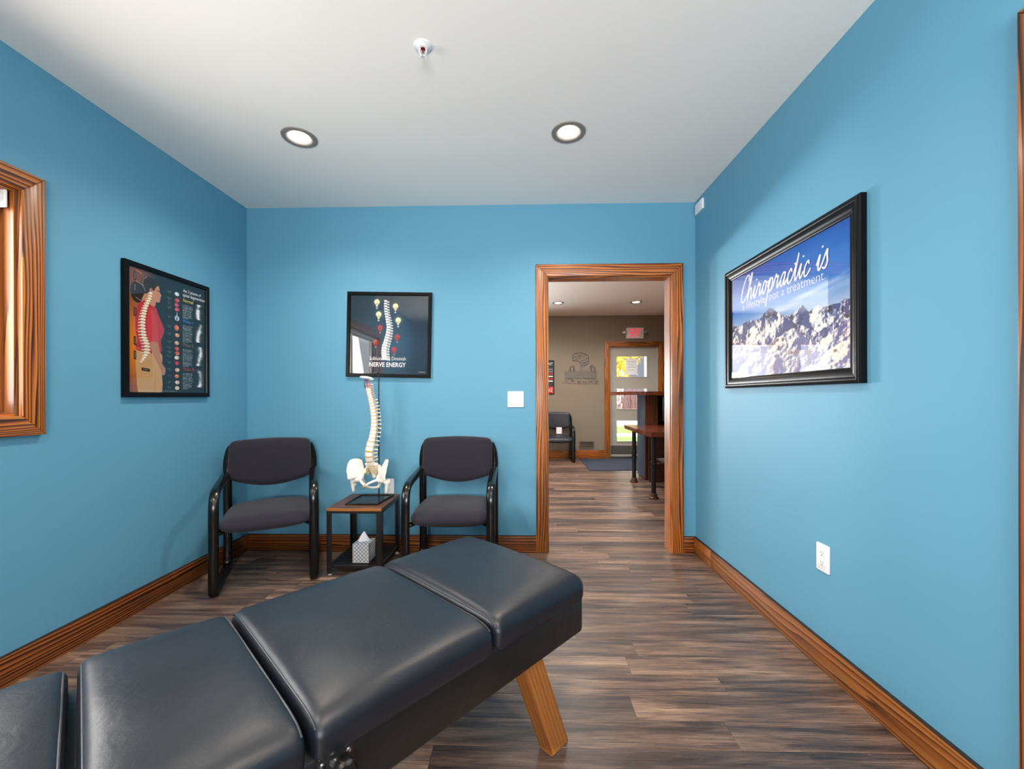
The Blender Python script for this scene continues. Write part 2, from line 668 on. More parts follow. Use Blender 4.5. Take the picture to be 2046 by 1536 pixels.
M_pipe = simple('black_iron_pipe', srgb(40, 42, 44), 0.35, metal=0.5, var=0.12, scale=30)
M_rust = simple('bronze_pipe_foot', srgb(80, 52, 38), 0.45, metal=0.4, var=0.15, scale=40)
M_door_grey = simple('grey_door_paint', srgb(176, 172, 162), 0.5, var=0.02, scale=4)
M_kick = simple('dark_kick_plate', srgb(98, 96, 90), 0.4, metal=0.3, var=0.03)
M_register = simple('brown_register', srgb(112, 98, 82), 0.45, metal=0.3, var=0.05)
M_paper = simple('white_paper', srgb(244, 244, 246), 0.8, var=0.01)
M_black_plastic = simple('black_plastic', srgb(14, 14, 16), 0.4, var=0.1)
M_red_print = simple('red_print', srgb(206, 30, 38), 0.5, var=0.03)
M_grey_print = simple('grey_print', srgb(130, 130, 134), 0.5, var=0.03)
M_cable = simple('white_cable', srgb(214, 214, 214), 0.5)
M_red_glass = simple('red_glass_bulb', srgb(120, 16, 10), 0.15, var=0.05, coat=0.5)


def leather(name, col):
    m, n, l, b = material(name)
    tc = n.new('ShaderNodeTexCoord')
    v = n.new('ShaderNodeTexVoronoi')
    v.inputs['Scale'].default_value = 420
    l.new(tc.outputs['Object'], v.inputs['Vector'])
    nz = n.new('ShaderNodeTexNoise')
    nz.inputs['Scale'].default_value = 9
    nz.inputs['Detail'].default_value = 5
    l.new(tc.outputs['Object'], nz.inputs['Vector'])
    mix = n.new('ShaderNodeMixRGB')
    mix.inputs[1].default_value = tuple(c * 0.85 for c in col[:3]) + (1,)
    mix.inputs[2].default_value = tuple(c * 1.15 for c in col[:3]) + (1,)
    l.new(nz.outputs['Fac'], mix.inputs[0])
    l.new(mix.outputs[0], b.inputs['Base Color'])
    rr = n.new('ShaderNodeMapRange')
    rr.inputs['To Min'].default_value = 0.34
    rr.inputs['To Max'].default_value = 0.48
    l.new(nz.outputs['Fac'], rr.inputs['Value'])
    l.new(rr.outputs[0], b.inputs['Roughness'])
    n3 = n.new('ShaderNodeTexNoise')
    n3.inputs['Scale'].default_value = 14
    n3.inputs['Detail'].default_value = 4
    n3.inputs['Distortion'].default_value = 1.5
    l.new(tc.outputs['Object'], n3.inputs['Vector'])
    b1 = n.new('ShaderNodeBump')
    b1.inputs['Strength'].default_value = 0.12
    b1.inputs['Distance'].default_value = 0.01
    l.new(n3.outputs['Fac'], b1.inputs['Height'])
    b2 = n.new('ShaderNodeBump')
    b2.inputs['Strength'].default_value = 0.12
    b2.inputs['Distance'].default_value = 0.0006
    l.new(v.outputs['Distance'], b2.inputs['Height'])
    l.new(b1.outputs[0], b2.inputs['Normal'])
    l.new(b2.outputs[0], b.inputs['Normal'])
    return m


M_leather = leather('charcoal_leather', srgb(20, 25, 34))
M_leather_edge = leather('charcoal_leather_piping', srgb(46, 50, 57))
M_leather_base = leather('black_leather_base', srgb(18, 19, 22))


def plank_mat():
    """vinyl plank: object colour sets the tone, grain along local x"""
    m, n, l, b = material('vinyl_plank')
    tc = n.new('ShaderNodeTexCoord')
    oi = n.new('ShaderNodeObjectInfo')
    cmb = n.new('ShaderNodeCombineXYZ')
    for i in range(3):
        l.new(oi.outputs['Random'], cmb.inputs[i])
    sc = n.new('ShaderNodeVectorMath')
    sc.operation = 'SCALE'
    sc.inputs['Scale'].default_value = 53.0
    l.new(cmb.outputs[0], sc.inputs[0])
    add = n.new('ShaderNodeVectorMath')
    l.new(tc.outputs['Object'], add.inputs[0])
    l.new(sc.outputs[0], add.inputs[1])

    def nz(scale, detail, stretch, rough=0.55, dist=0.0):
        mp = n.new('ShaderNodeMapping')
        mp.inputs['Scale'].default_value = stretch
        l.new(add.outputs[0], mp.inputs['Vector'])
        t = n.new('ShaderNodeTexNoise')
        t.inputs['Scale'].default_value = scale
        t.inputs['Detail'].default_value = detail
        t.inputs['Roughness'].default_value = rough
        t.inputs['Distortion'].default_value = dist
        l.new(mp.outputs[0], t.inputs['Vector'])
        return t
    broad = nz(24, 4, (0.085, 1, 1), 0.6, 0.35)
    fine = nz(230, 4, (0.035, 1, 1), 0.75)
    speck = nz(300, 2, (0.10, 1, 1), 0.6)
    rb = ramp(n, [(0.30, srgb(54, 46, 46)), (0.44, srgb(99, 81, 73)), (0.56, srgb(132, 108, 94)), (0.72, srgb(162, 138, 120))])
    l.new(broad.outputs['Fac'], rb.inputs[0])
    rf = ramp(n, [(0.34, (0.34, 0.32, 0.32, 1)), (0.5, (0.92, 0.92, 0.92, 1)), (0.66, (1.3, 1.27, 1.25, 1))])
    l.new(fine.outputs['Fac'], rf.inputs[0])
    mu = n.new('ShaderNodeMixRGB')
    mu.blend_type = 'MULTIPLY'
    mu.inputs[0].default_value = 0.95
    l.new(rb.outputs[0], mu.inputs[1])
    l.new(rf.outputs[0], mu.inputs[2])
    mo = n.new('ShaderNodeMixRGB')
    mo.blend_type = 'MULTIPLY'
    mo.inputs[0].default_value = 1.0
    l.new(mu.outputs[0], mo.inputs[1])
    l.new(oi.outputs['Color'], mo.inputs[2])
    # pale flecks
    rs = ramp(n, [(0.66, (0, 0, 0, 1)), (0.78, (0.28, 0.28, 0.28, 1))])
    l.new(speck.outputs['Fac'], rs.inputs[0])
    ms = n.new('ShaderNodeMixRGB')
    ms.inputs[2].default_value = srgb(196, 180, 166)
    l.new(rs.outputs[0], ms.inputs[0])
    l.new(mo.outputs[0], ms.inputs[1])
    l.new(ms.outputs[0], b.inputs['Base Color'])
    rr = n.new('ShaderNodeMapRange')
    rr.inputs['To Min'].default_value = 0.26
    rr.inputs['To Max'].default_value = 0.46
    l.new(fine.outputs['Fac'], rr.inputs['Value'])
    l.new(rr.outputs[0], b.inputs['Roughness'])
    bp = n.new('ShaderNodeBump')
    bp.inputs['Strength'].default_value = 0.18
    bp.inputs['Distance'].default_value = 0.0012
    l.new(fine.outputs['Fac'], bp.inputs['Height'])
    l.new(bp.outputs[0], b.inputs['Normal'])
    return m


M_plank = plank_mat()

F_back = basis((0, -1, 0), (0, YB, 0))         # u = x
F_left = basis((1, 0, 0), (XL, 0, 0))          # u = y
F_right = basis((-1, 0, 0), (XR, 0, 0))        # u = -y
F_far = basis((0, -1, 0), (0, Y3, 0))          # u = x


def structure(o, label, cat='wall'):
    return tag(o, label, cat, kind='structure')


# ------------------------------------------------------------------ floor: slab with one object per plank
floor = box('floor', X2L, X2R, YF, Y3 + 0.2, -0.12, -0.004, M_plank)
floor.color = (0.8, 0.78, 0.76, 1)
structure(floor, 'grey brown vinyl plank floor running through both rooms', 'floor')
PW, PL = 0.1212, 1.22
_plank_cache = {}


def plank(x0, x1, y0, y1, tone):
    g = 0.0003
    L, W = round(x1 - x0 - 2 * g, 4), round(y1 - y0 - 2 * g, 4)
    key = (L, W)
    if key not in _plank_cache:
        b = bmesh.new()
        c = 0.0008
        lo = [b.verts.new((sx * L / 2, sy * W / 2, -0.006)) for sx, sy in ((-1, -1), (1, -1), (1, 1), (-1, 1))]
        mi = [b.verts.new((sx * L / 2, sy * W / 2, -0.0006)) for sx, sy in ((-1, -1), (1, -1), (1, 1), (-1, 1))]
        hi = [b.verts.new((sx * (L / 2 - c), sy * (W / 2 - c), 0.0)) for sx, sy in ((-1, -1), (1, -1), (1, 1), (-1, 1))]
        for A, B in ((lo, mi), (mi, hi)):
            for i in range(4):
                b.faces.new((A[i], A[(i + 1) % 4], B[(i + 1) % 4], B[i]))
        b.faces.new(hi)
        me = bpy.data.meshes.new('plank')
        b.to_mesh(me)
        b.free()
        me.materials.append(M_plank)
        _plank_cache[key] = me
    o = bpy.data.objects.new('plank', _plank_cache[key])
    COL.objects.link(o)
    o.matrix_basis = Matrix.Translation(((x0 + x1) / 2, (y0 + y1) / 2, 0))
    o.color = tone
    attach(o, floor)
    return o


def tone_of(r):
    if r < 0.2:
        k = 0.52
        return (k * 0.98, k, k * 1.08, 1)
    if r < 0.45:
        k = 0.76
        return (k, k * 0.98, k * 0.99, 1)
    if r < 0.8:
        k = 1.0
        return (k * 1.03, k * 0.98, k * 0.93, 1)
    k = 1.18
    return (k * 1.03, k * 0.98, k * 0.92, 1)


ROW0 = 1.367 - 28 * PW      # a seam lies at y = 1.367
offsets = [0.10, 0.52, 0.95, 0.31, 0.73, 1.12, 0.45, 0.86, 0.2, 0.62, 1.04]
joints = {-1: -0.297, 1: 0.41, 2: 0.80, 4: 0.514, 7: 0.904, 10: 0.777 + 0.04}     # rows (counted from that seam) with a known end joint
dark_rows = {-1: lambda x: x > -0.3, 7: lambda x: x > 0.9, 10: lambda x: 0.0 < x < 0.82, 1: lambda x: x < 0.41}
row = 0
y = ROW0
while y < Y3 - 0.01:
    k = row - 28
    y0, y1 = max(y, YF), min(y + PW, Y3)
    if y1 - y0 > 0.02:
        xa, xb = (XL, XR) if y0 < Y2 else (-0.30, 2.95)
        if k in joints:
            x = joints[k] - PL * math.ceil((joints[k] - xa) / PL)
        else:
            x = xa - offsets[(row * 3) % 11]
        while x < xb - 0.02:
            p0, p1 = max(x, xa), min(x + PL, xb)
            if p1 - p0 > 0.03:
                tone = tone_of(random.random())
                xc = (p0 + p1) / 2
                if k in dark_rows and dark_rows[k](xc):
                    tone = (0.40, 0.41, 0.45, 1) if k == -1 else (0.58, 0.58, 0.62, 1)
                elif -1 <= k < 14 and tone[0] < 0.6:
                    tone = tone_of(0.3)
                plank(p0, p1, y0, y1, tone)
            x += PL
    y += PW
    row += 1

# ------------------------------------------------------------------ ceilings and walls
structure(box('ceiling', XL - 0.14, XR + 0.14, YF - 0.14, YB + 0.001, HC, HC + 0.1, M_ceil), 'plain white ceiling of the blue treatment room', 'ceiling')
structure(box('ceiling', X2L, X2R, Y2 - 0.06, Y3 + 0.14, HC2, HC2 + 0.1, M_ceil), 'white ceiling of the reception seen through the doorway', 'ceiling')


def wall_with_holes(name, frame, u0, u1, v0, v1, holes, d0, d1, mat, label):
    """one solid wall mesh with rectangular openings (d along the normal)"""
    us = sorted({u0, u1} | {h[0] for h in holes} | {h[1] for h in holes})
    vs = sorted({v0, v1} | {h[2] for h in holes} | {h[3] for h in holes})
    us = [a for a in us if u0 <= a <= u1]
    vs = [a for a in vs if v0 <= a <= v1]
    b = bmesh.new()
    solid = {}
    for i in range(len(us) - 1):
        for j in range(len(vs) - 1):
            cu, cv = (us[i] + us[i + 1]) / 2, (vs[j] + vs[j + 1]) / 2
            solid[i, j] = not any(h[0] < cu < h[1] and h[2] < cv < h[3] for h in holes)
    cache = {}

    def V(i, j, k):
        key = (i, j, k)
        if key not in cache:
            cache[key] = b.verts.new((us[i], vs[j], (d0, d1)[k]))
        return cache[key]
    for (i, j), s in solid.items():
        if not s:
            continue
        b.faces.new((V(i, j, 1), V(i + 1, j, 1), V(i + 1, j + 1, 1), V(i, j + 1, 1)))
        b.faces.new((V(i, j, 0), V(i, j + 1, 0), V(i + 1, j + 1, 0), V(i + 1, j, 0)))
        if not solid.get((i - 1, j), False):
            b.faces.new((V(i, j, 0), V(i, j, 1), V(i, j + 1, 1), V(i, j + 1, 0)))
        if not solid.get((i + 1, j), False):
            b.faces.new((V(i + 1, j, 0), V(i + 1, j + 1, 0), V(i + 1, j + 1, 1), V(i + 1, j, 1)))
        if not solid.get((i, j - 1), False):
            b.faces.new((V(i, j, 0), V(i + 1, j, 0), V(i + 1, j, 1), V(i, j, 1)))
        if not solid.get((i, j + 1), False):
            b.faces.new((V(i, j + 1, 0), V(i, j + 1, 1), V(i + 1, j + 1, 1), V(i + 1, j + 1, 0)))
    o = bm_obj(name, b, mat, None, frame)
    return structure(o, label)


W1 = (0.18, 1.656, 1.083, 2.017)      # left window: y0, y1, z0, z1
RD = (0.05, 0.990, 0.0, 2.045)        # door in the right wall: y0, y1
wall_with_holes('wall_back', F_back, XL - 0.14, XR + 0.14, -0.05, HC + 0.05, [(DX0 - 0.012, DX1 + 0.012, -0.06, DZ + 0.012)], -0.06, 0, M_blue,
                'blue painted wall with the open doorway')
wall_with_holes('wall_left', F_left, YF - 0.14, YB, -0.05, HC + 0.05, [W1], -0.13, 0, M_blue, 'blue painted wall on the window side')
wall_with_holes('wall_right', F_right, -YB, -YF + 0.14, -0.05, HC + 0.05, [(-RD[1], -RD[0], -0.06, RD[3])], -0.12, 0, M_blue,
                'blue painted wall carrying the mountain picture')
F_front = basis((0, 1, 0), (0, YF, 0))
wall_with_holes('wall_front', F_front, -XR - 0.14, -XL + 0.14, -0.05, HC + 0.05, [(-1.05, 0.85, 0.95, 2.15)], -0.12, 0, M_blue,
                'blue painted wall behind the camera')
F_near2 = basis((0, 1, 0), (0, Y2, 0))
wall_with_holes('wall_reception_near', F_near2, -X2R, -X2L, -0.05, HC2 + 0.05, [(-DX1 - 0.012, -DX0 + 0.012, -0.06, DZ + 0.012)], -0.055, 0, M_taupe,
                'taupe reception side of the doorway wall')
ED = (1.640, 2.527, 0.0, 2.078)       # exit door opening
RW = [(-2.10, -1.20, 1.05, 2.10), (-3.50, -2.60, 1.05, 2.10)]
wall_with_holes('wall_far', F_far, X2L, X2R, -0.05, HC2 + 0.05, [(ED[0], ED[1], -0.06, ED[3])] + RW, -0.14, 0, M_taupe,
                'taupe far wall of the reception with the exit door')
structure(box('wall_reception_left', X2L - 0.12, X2L, Y2, Y3, -0.05, HC2 + 0.05, M_taupe), 'taupe left side wall of the reception')
structure(box('wall_reception_right', X2R, X2R + 0.12, Y2, Y3, -0.05, HC2 + 0.05, M_taupe), 'taupe right side wall of the reception')


# ------------------------------------------------------------------ baseboards
def baseboard(name, frame, u0, u1, label, h=BB, mat=None):
    o = plate(name, rect(u0, u1, 0.0, h), 0.0, BT, mat or M_pine_dark, None, frame, 0.003, (1, 0))
    plate('charred_top_edge', rect(u0, u1, h, h + 0.0025), 0.0, BT - 0.003, M_char, o, frame, 0, (1, 0))
    return structure(o, label, 'baseboard')


baseboard('baseboard_back', F_back, XL + BT, DX0 - 0.093, 'scorched pine baseboard behind the two guest chairs')
baseboard('baseboard_back', F_back, DX1 + 0.093, XR - BT, 'short scorched pine baseboard stub between doorway and corner')
baseboard('baseboard_left', F_left, YF, YB - 0.0005, 'scorched pine baseboard along the window wall')
_bbr = empty('baseboard_right', (XR, 2.0, 0), 0, kind='structure')
structure(_bbr, 'scorched pine baseboard along the picture wall', 'baseboard')
for a, bq in ((-YB + 0.0005, -2.80), (-2.7985, -RD[1] - 0.09)):
    bl = plate('baseboard_length', rect(a, bq, 0.0, BB), 0.0, BT, M_pine_plain, _bbr, F_right, 0.003, (1, 0))
    plate('charred_top_edge', rect(a, bq, BB, BB + 0.0025), 0.0, BT - 0.003, M_char, bl, F_right, 0, (1, 0))
baseboard('baseboard_far', F_far, X2L, ED[0] - 0.105, 'scorched pine baseboard under the coat hooks', 0.15, M_pine)
baseboard('baseboard_far', F_far, ED[1] + 0.105, X2R, 'scorched pine baseboard right of the exit door', 0.15, M_pine)

# ------------------------------------------------------------------ doorway trim
trim = empty('trim_1', ((DX0 + DX1) / 2, YB, 0), 0)
structure(trim, 'honey scorched pine frame around the open doorway', 'door frame')
casing(trim, F_back, DX0 - 0.006, DX1 + 0.006, 0.0, DZ + 0.006, 0.088, 0.021, M_pine)
for nm, x0, x1, z0, z1, gr in (('jamb_board', DX0 - 0.012, DX0, 0, DZ, 1), ('jamb_board', DX1, DX1 + 0.012, 0, DZ, 1), ('head_jamb_board', DX0 - 0.012, DX1 + 0.012, DZ, DZ + 0.012, 0)):
    L = (z1 - z0) if gr else (x1 - x0)
    if gr:
        m = Matrix(((0, 0, 1, (x0 + x1) / 2), (0, 1, 0, (YB + Y2) / 2 - 0.0), (-1, 0, 0, (z0 + z1) / 2), (0, 0, 0, 1)))
        box(nm, -L / 2, L / 2, -0.058, 0.058, -(x1 - x0) / 2, (x1 - x0) / 2, M_pine, trim, 0.001, 1, m)
    else:
        m = Matrix.Translation(((x0 + x1) / 2, (YB + Y2) / 2, (z0 + z1) / 2))
        box(nm, -L / 2, L / 2, -0.058, 0.058, -0.006, 0.006, M_pine, trim, 0.001, 1, m)
casing(trim, F_near2, -DX1 - 0.006, -DX0 + 0.006, 0.0, DZ + 0.006, 0.088, 0.021, M_pine)

# ------------------------------------------------------------------ window in the left wall
win = empty('window_1', (XL, (W1[0] + W1[1]) / 2, W1[2]), 0)
structure(win, 'window framed in scorched pine at the left edge', 'window')
casing(win, F_left, W1[0], W1[1], W1[2], W1[3], 0.083, 0.022, M_pine, 'LTRB')
for yy in (W1[0], W1[1]):
    s = 1 if yy == W1[0] else -1
    m = Matrix(((0, 1, 0, XL - 0.06), (0, 0, 1, yy + s * 0.006), (1, 0, 0, (W1[2] + W1[3]) / 2), (0, 0, 0, 1)))
    L = W1[3] - W1[2]
    box('jamb_board', -L / 2, L / 2, -0.07, 0.06, -0.006, 0.006, M_pine_plain, win, 0.001, 1, m)
    m2 = m.copy()
    m2[0][3] = XL - 0.052
    m2[1][3] = yy + s * 0.018
    box('stop_strip', -L / 2, L / 2, -0.01, 0.01, -0.008, 0.008, M_pine_plain, win, 0.001, 1, m2)
for zz in (W1[2], W1[3]):
    s = 1 if zz == W1[2] else -1
    m = Matrix(((0, -1, 0, XL - 0.06), (1, 0, 0, (W1[0] + W1[1]) / 2), (0, 0, 1, zz + s * 0.006), (0, 0, 0, 1)))
    L = W1[1] - W1[0] - 0.024
    box('sill_board' if s == 1 else 'head_board', -L / 2, L / 2, -0.06, 0.07, -0.006, 0.006, M_pine, win, 0.001, 1, m)
M_sash = simple('white_sash', srgb(228, 224, 216), 0.45, var=0.02)
ymid = (W1[0] + W1[1]) / 2
for a, bq in ((W1[0] + 0.012, ymid + 0.02), (ymid - 0.02, W1[1] - 0.012)):
    xo = XL - 0.115 if a > 0.5 else XL - 0.095
    z0, z1 = W1[2] + 0.012, W1[3] - 0.012
    sash = bmesh.new()
    for q in ((a, a + 0.04, z0, z1), (bq - 0.04, bq, z0, z1), (a + 0.04, bq - 0.04, z0, z0 + 0.04), (a + 0.04, bq - 0.04, z1 - 0.04, z1)):
        box_bm(xo - 0.01, xo + 0.01, q[0], q[1], q[2], q[3], 0, 1, sash)
    so = bm_obj('sash', sash, M_sash, win)
    box('pane', xo - 0.002, xo + 0.002, a + 0.04, bq - 0.04, z0 + 0.04, z1 - 0.04, M_window, so)

# roller blind cassette at the window head
blind = empty('roller_blind', (XL - 0.035, 0.9, W1[3] - 0.07), 0, 'white rolled up blind at the top of the wooden window', 'blind')
tube('cassette', [(XL - 0.034, W1[0] + 0.03, W1[3] - 0.045), (XL - 0.034, W1[1] - 0.035, W1[3] - 0.045)], 0.022, M_white_plastic, blind, 0.026, 16, (0, 0, 1))
box('end_bracket', XL - 0.062, XL - 0.006, W1[1] - 0.034, W1[1] - 0.026, W1[3] - 0.085, W1[3] - 0.012, M_white_plastic, blind, 0.004)
box('bottom_bar', XL - 0.044, XL - 0.028, W1[0] + 0.04, W1[1] - 0.045, W1[3] - 0.088, W1[3] - 0.072, M_white_plastic, blind, 0.004)

# unseen window added behind the camera to let in fill light
winr = empty('window_2', (-0.1, YF, 0.95))
structure(winr, 'wide unseen window added behind the camera for fill light', 'window')
casing(winr, F_front, -1.05, 0.85, 0.95, 2.15, 0.085, 0.02, M_pine, 'LTRB')
for a, bq in ((-1.05, -0.1), (-0.1, 0.85)):
    sash = bmesh.new()
    for q in ((a, a + 0.05, 0.95, 2.15), (bq - 0.05, bq, 0.95, 2.15), (a + 0.05, bq - 0.05, 0.95, 1.0), (a + 0.05, bq - 0.05, 2.1, 2.15)):
        box_bm(q[0], q[1], q[2], q[3], -0.08, -0.05, 0, 1, sash)
    so = bm_obj('sash', sash, M_sash, winr, F_front)
    plate('pane', rect(a + 0.05, bq - 0.05, 1.0, 2.1), -0.067, -0.063, M_window, so, F_front)
for k, h in enumerate(RW):
    wr = empty('window_%d' % (3 + k), ((h[0] + h[1]) / 2, Y3, h[2]))
    structure(wr, ('nearer' if k == 0 else 'farther') + ' reception window left of the waiting chair', 'window')
    casing(wr, F_far, h[0], h[1], h[2], h[3], 0.085, 0.02, M_pine, 'LTRB')
    plate('pane', rect(h[0], h[1], h[2], h[3]), -0.07, -0.066, M_window, wr, F_far)

# ------------------------------------------------------------------ door in the right wall
rd = empty('trim_2', (XR, RD[1], 0))
structure(rd, 'scorched pine door frame at the right edge', 'door frame')
casing(rd, F_right, -RD[1], -RD[0], 0.0, RD[3] - 0.005, 0.09, 0.022, M_pine_dark)
d1 = empty('door_1', (XR + 0.03, 0.55, 0))
structure(d1, 'closed brown wooden door in the picture wall', 'door')
plate('door_slab', rect(-RD[1] + 0.004, -RD[0] - 0.004, 0.01, RD[3] - 0.004), -0.06, -0.02, M_panel, d1, F_right, 0.002, (0, 1))
lathe('door_knob', [(0.0, 0.06), (0.018, 0.058), (0.026, 0.045), (0.022, 0.03), (0.01, 0.02), (0.01, 0.005), (0.028, 0.003), (0.028, 0.0)], M_nickel, d1,
      F_right @ Matrix.Translation((-RD[0] - 0.08, 0.96, -0.02)))

# ------------------------------------------------------------------ treatment bench (foreground)
bench = empty('treatment_bench', (-0.830, 0.753, 0), math.atan2(0.741, 0.672),
              'long charcoal leather treatment bench with wooden legs in the foreground', 'treatment bench')
BZ0, BZ1, BZ2 = 0.345, 0.472, 0.545
CB = 0.448            # cushions are let into the base by this much
HB = 0.31


def bnoise(x, y, s):
    return (math.sin(x * 17.3 * s + 1.3 * math.sin(y * 9.1 * s)) + math.sin(y * 23.7 * s + 2.1 * math.sin(x * 13.7 * s))) * 0.5


def cushion(x0, x1, hy=HB + 0.004, rx=0.018, crown=0.012, taper=0.0, zoff=0.0, ends=(1, 1)):
    hx = (x1 - x0) / 2
    cx = (x0 + x1) / 2
    hz = (BZ2 - CB) / 2
    cz = (BZ2 + CB) / 2 + zoff

    def deform(p):
        fx, fy = p.x / hx, p.y / hy
        up = (p.z + hz) / (2 * hz)
        # long sides: broad roll-over
        ay = max(0.0, abs(fy) - 0.70) / 0.30
        drop = 0.013 * ay ** 2.2
        z = p.z + up * (crown * (1 - abs(fx) ** 4) * (1 - fy * fy) - drop)
        # the cover is drawn in at the seams
        z -= up * 0.006 * (abs(fx) ** 10)
        z += up * 0.0016 * bnoise(p.x + cx, p.y, 1.0) * (0.4 + 0.6 * abs(fx))
        yy = p.y * (1 + 0.012 * math.sin(up * PI)) * (1 - taper * max(0, -fx * 0.5 + 0.5) ** 2)
        return (p.x, yy, z)
    c = rounded_box('cushion', hx, hy, hz, (rx, 0.030, 0.028), M_leather, bench, (44, 48, 10), deform,
                    Matrix.Translation((cx, 0, cz)), True)
    # stitched edge lines along both ends
    for e, on in zip((-1, 1), ends):
        if not on:
            continue
        for off, rad in ((0.0075, 0.0022),):
            pts = []
            for k in range(33):
                fy = 0.965 * (-1 + 2 * k / 32)
                y = hy * fy
                ay = max(0.0, abs(fy) - 0.70) / 0.30
                fx = (hx - off) / hx
                z = hz + crown * (1 - fx ** 4) * (1 - fy * fy) - 0.013 * ay ** 2.2 - 0.006 * fx ** 10 - 0.0045
                if abs(fy) > 0.9:
                    z -= 0.016 * ((abs(fy) - 0.9) / 0.1) ** 2.5
                y *= (1 - taper * max(0, -e * fx * 0.5 + 0.5) ** 2)
                pts.append((e * (hx - off), y, z))
            tube('piping', catmull(pts, 2), rad, M_leather_edge, c, None, 6, (1, 0, 0), False, True)
    return c


cushion(0.786, 1.212, rx=0.022, ends=(1, 0))
cushion(0.304, 0.776)
cushion(-0.004, 0.294)
head = cushion(-0.36, -0.018, taper=0.12, zoff=-0.006, ends=(0, 1))
head['label'] = 'tapered head cushion'
box('bench_base', -0.30, 1.206, -HB, HB, BZ0, BZ1 - 0.002, M_leather_base, bench, 0.011, 2, None, True)
# legs splay towards the ends
for sx, xt, xb in ((1, 0.945, 1.092), (-1, -0.07, -0.21)):
    for sy in (1, -1):
        b = bmesh.new()
        hw, hd = 0.046, 0.026
        yc = sy * (HB - hd - 0.012)
        rings = []
        for (xc, z) in ((xb, 0.0), (xt, BZ0 + 0.02)):
            rings.append([b.verts.new((xc + a * hw, yc + c * hd, z)) for a, c in ((-1, -1), (1, -1), (1, 1), (-1, 1))])
        for i in range(4):
            b.faces.new((rings[0][i], rings[0][(i + 1) % 4], rings[1][(i + 1) % 4], rings[1][i]))
        b.faces.new(rings[0][::-1])
        b.faces.new(rings[1])
        bmesh.ops.bevel(b, geom=list(b.edges), offset=0.003, segments=2, affect='EDGES')
        # local x of the leg = its length, so the grain follows it
        ax = Vector((xt - xb, 0, BZ0 + 0.02)).normalized()
        m = Matrix.Identity(4)
        zc = Vector((0, 1, 0))
        yv = zc.cross(ax)
        for i in range(3):
            m[i][0], m[i][1], m[i][2] = ax[i], yv[i], zc[i]
        m[0][3], m[1][3], m[2][3] = (xt + xb) / 2, yc, (BZ0 + 0.02) / 2
        bmesh.ops.transform(b, matrix=m.inverted(), verts=b.verts)
        o = bm_obj('leg', b, M_oak, bench, m, False, True)
        smooth_by_angle(o)
# tension knob on the near side
Fb = Matrix.Translation((0.345, -HB, 0.006)) @ basis((0, -1, 0), (0, 0, 0))
kp = plate('knob_plate', rrect(-0.036, 0.036, 0.418, 0.463, 0.008), 0.0, 0.004, M_gun_metal, bench, Fb, 0.001, None, True)
for sx in (-1, 1):
    s = lathe('screw', [(0.0, 0.0035), (0.004, 0.003), (0.0055, 0.0)], M_chrome, kp, Matrix.Translation((sx * 0.026, 0.008, 0.004)), 12, True)
lathe('spindle', [(0.0, 0.02), (0.012, 0.02), (0.014, 0.0)], M_chrome, kp, Matrix.Translation((0.0, -0.006, 0.004)), 16, True)
kb = bmesh.new()
nk = 42
prof = [(0.0, 0.034), (0.85, 0.034), (1.0, 0.028), (1.0, 0.016), (0.9, 0.012), (0.0, 0.012)]
rg = []
for r, z in prof:
    if r == 0:
        rg.append([kb.verts.new((0, 0, z))])
    else:
        rg.append([kb.verts.new((0.027 * r * (1 + 0.06 * math.cos(7 * 2 * PI * i / nk)) * math.cos(2 * PI * i / nk),
                                 0.027 * r * (1 + 0.06 * math.cos(7 * 2 * PI * i / nk)) * math.sin(2 * PI * i / nk), z)) for i in range(nk)])
for A, B in zip(rg[:-1], rg[1:]):
    for i in range(nk):
        j = (i + 1) % nk
        if len(A) == 1:
            kb.faces.new((A[0], B[j], B[i]))
        elif len(B) == 1:
            kb.faces.new((A[i], A[j], B[0]))
        else:
            kb.faces.new((A[i], A[j], B[j], B[i]))
bmesh.ops.recalc_face_normals(kb, faces=kb.faces)
ko = bm_obj('knob', kb, M_black_plastic, kp, Matrix.Translation((0.004, -0.014, 0.004)), False, True)
smooth_by_angle(ko)


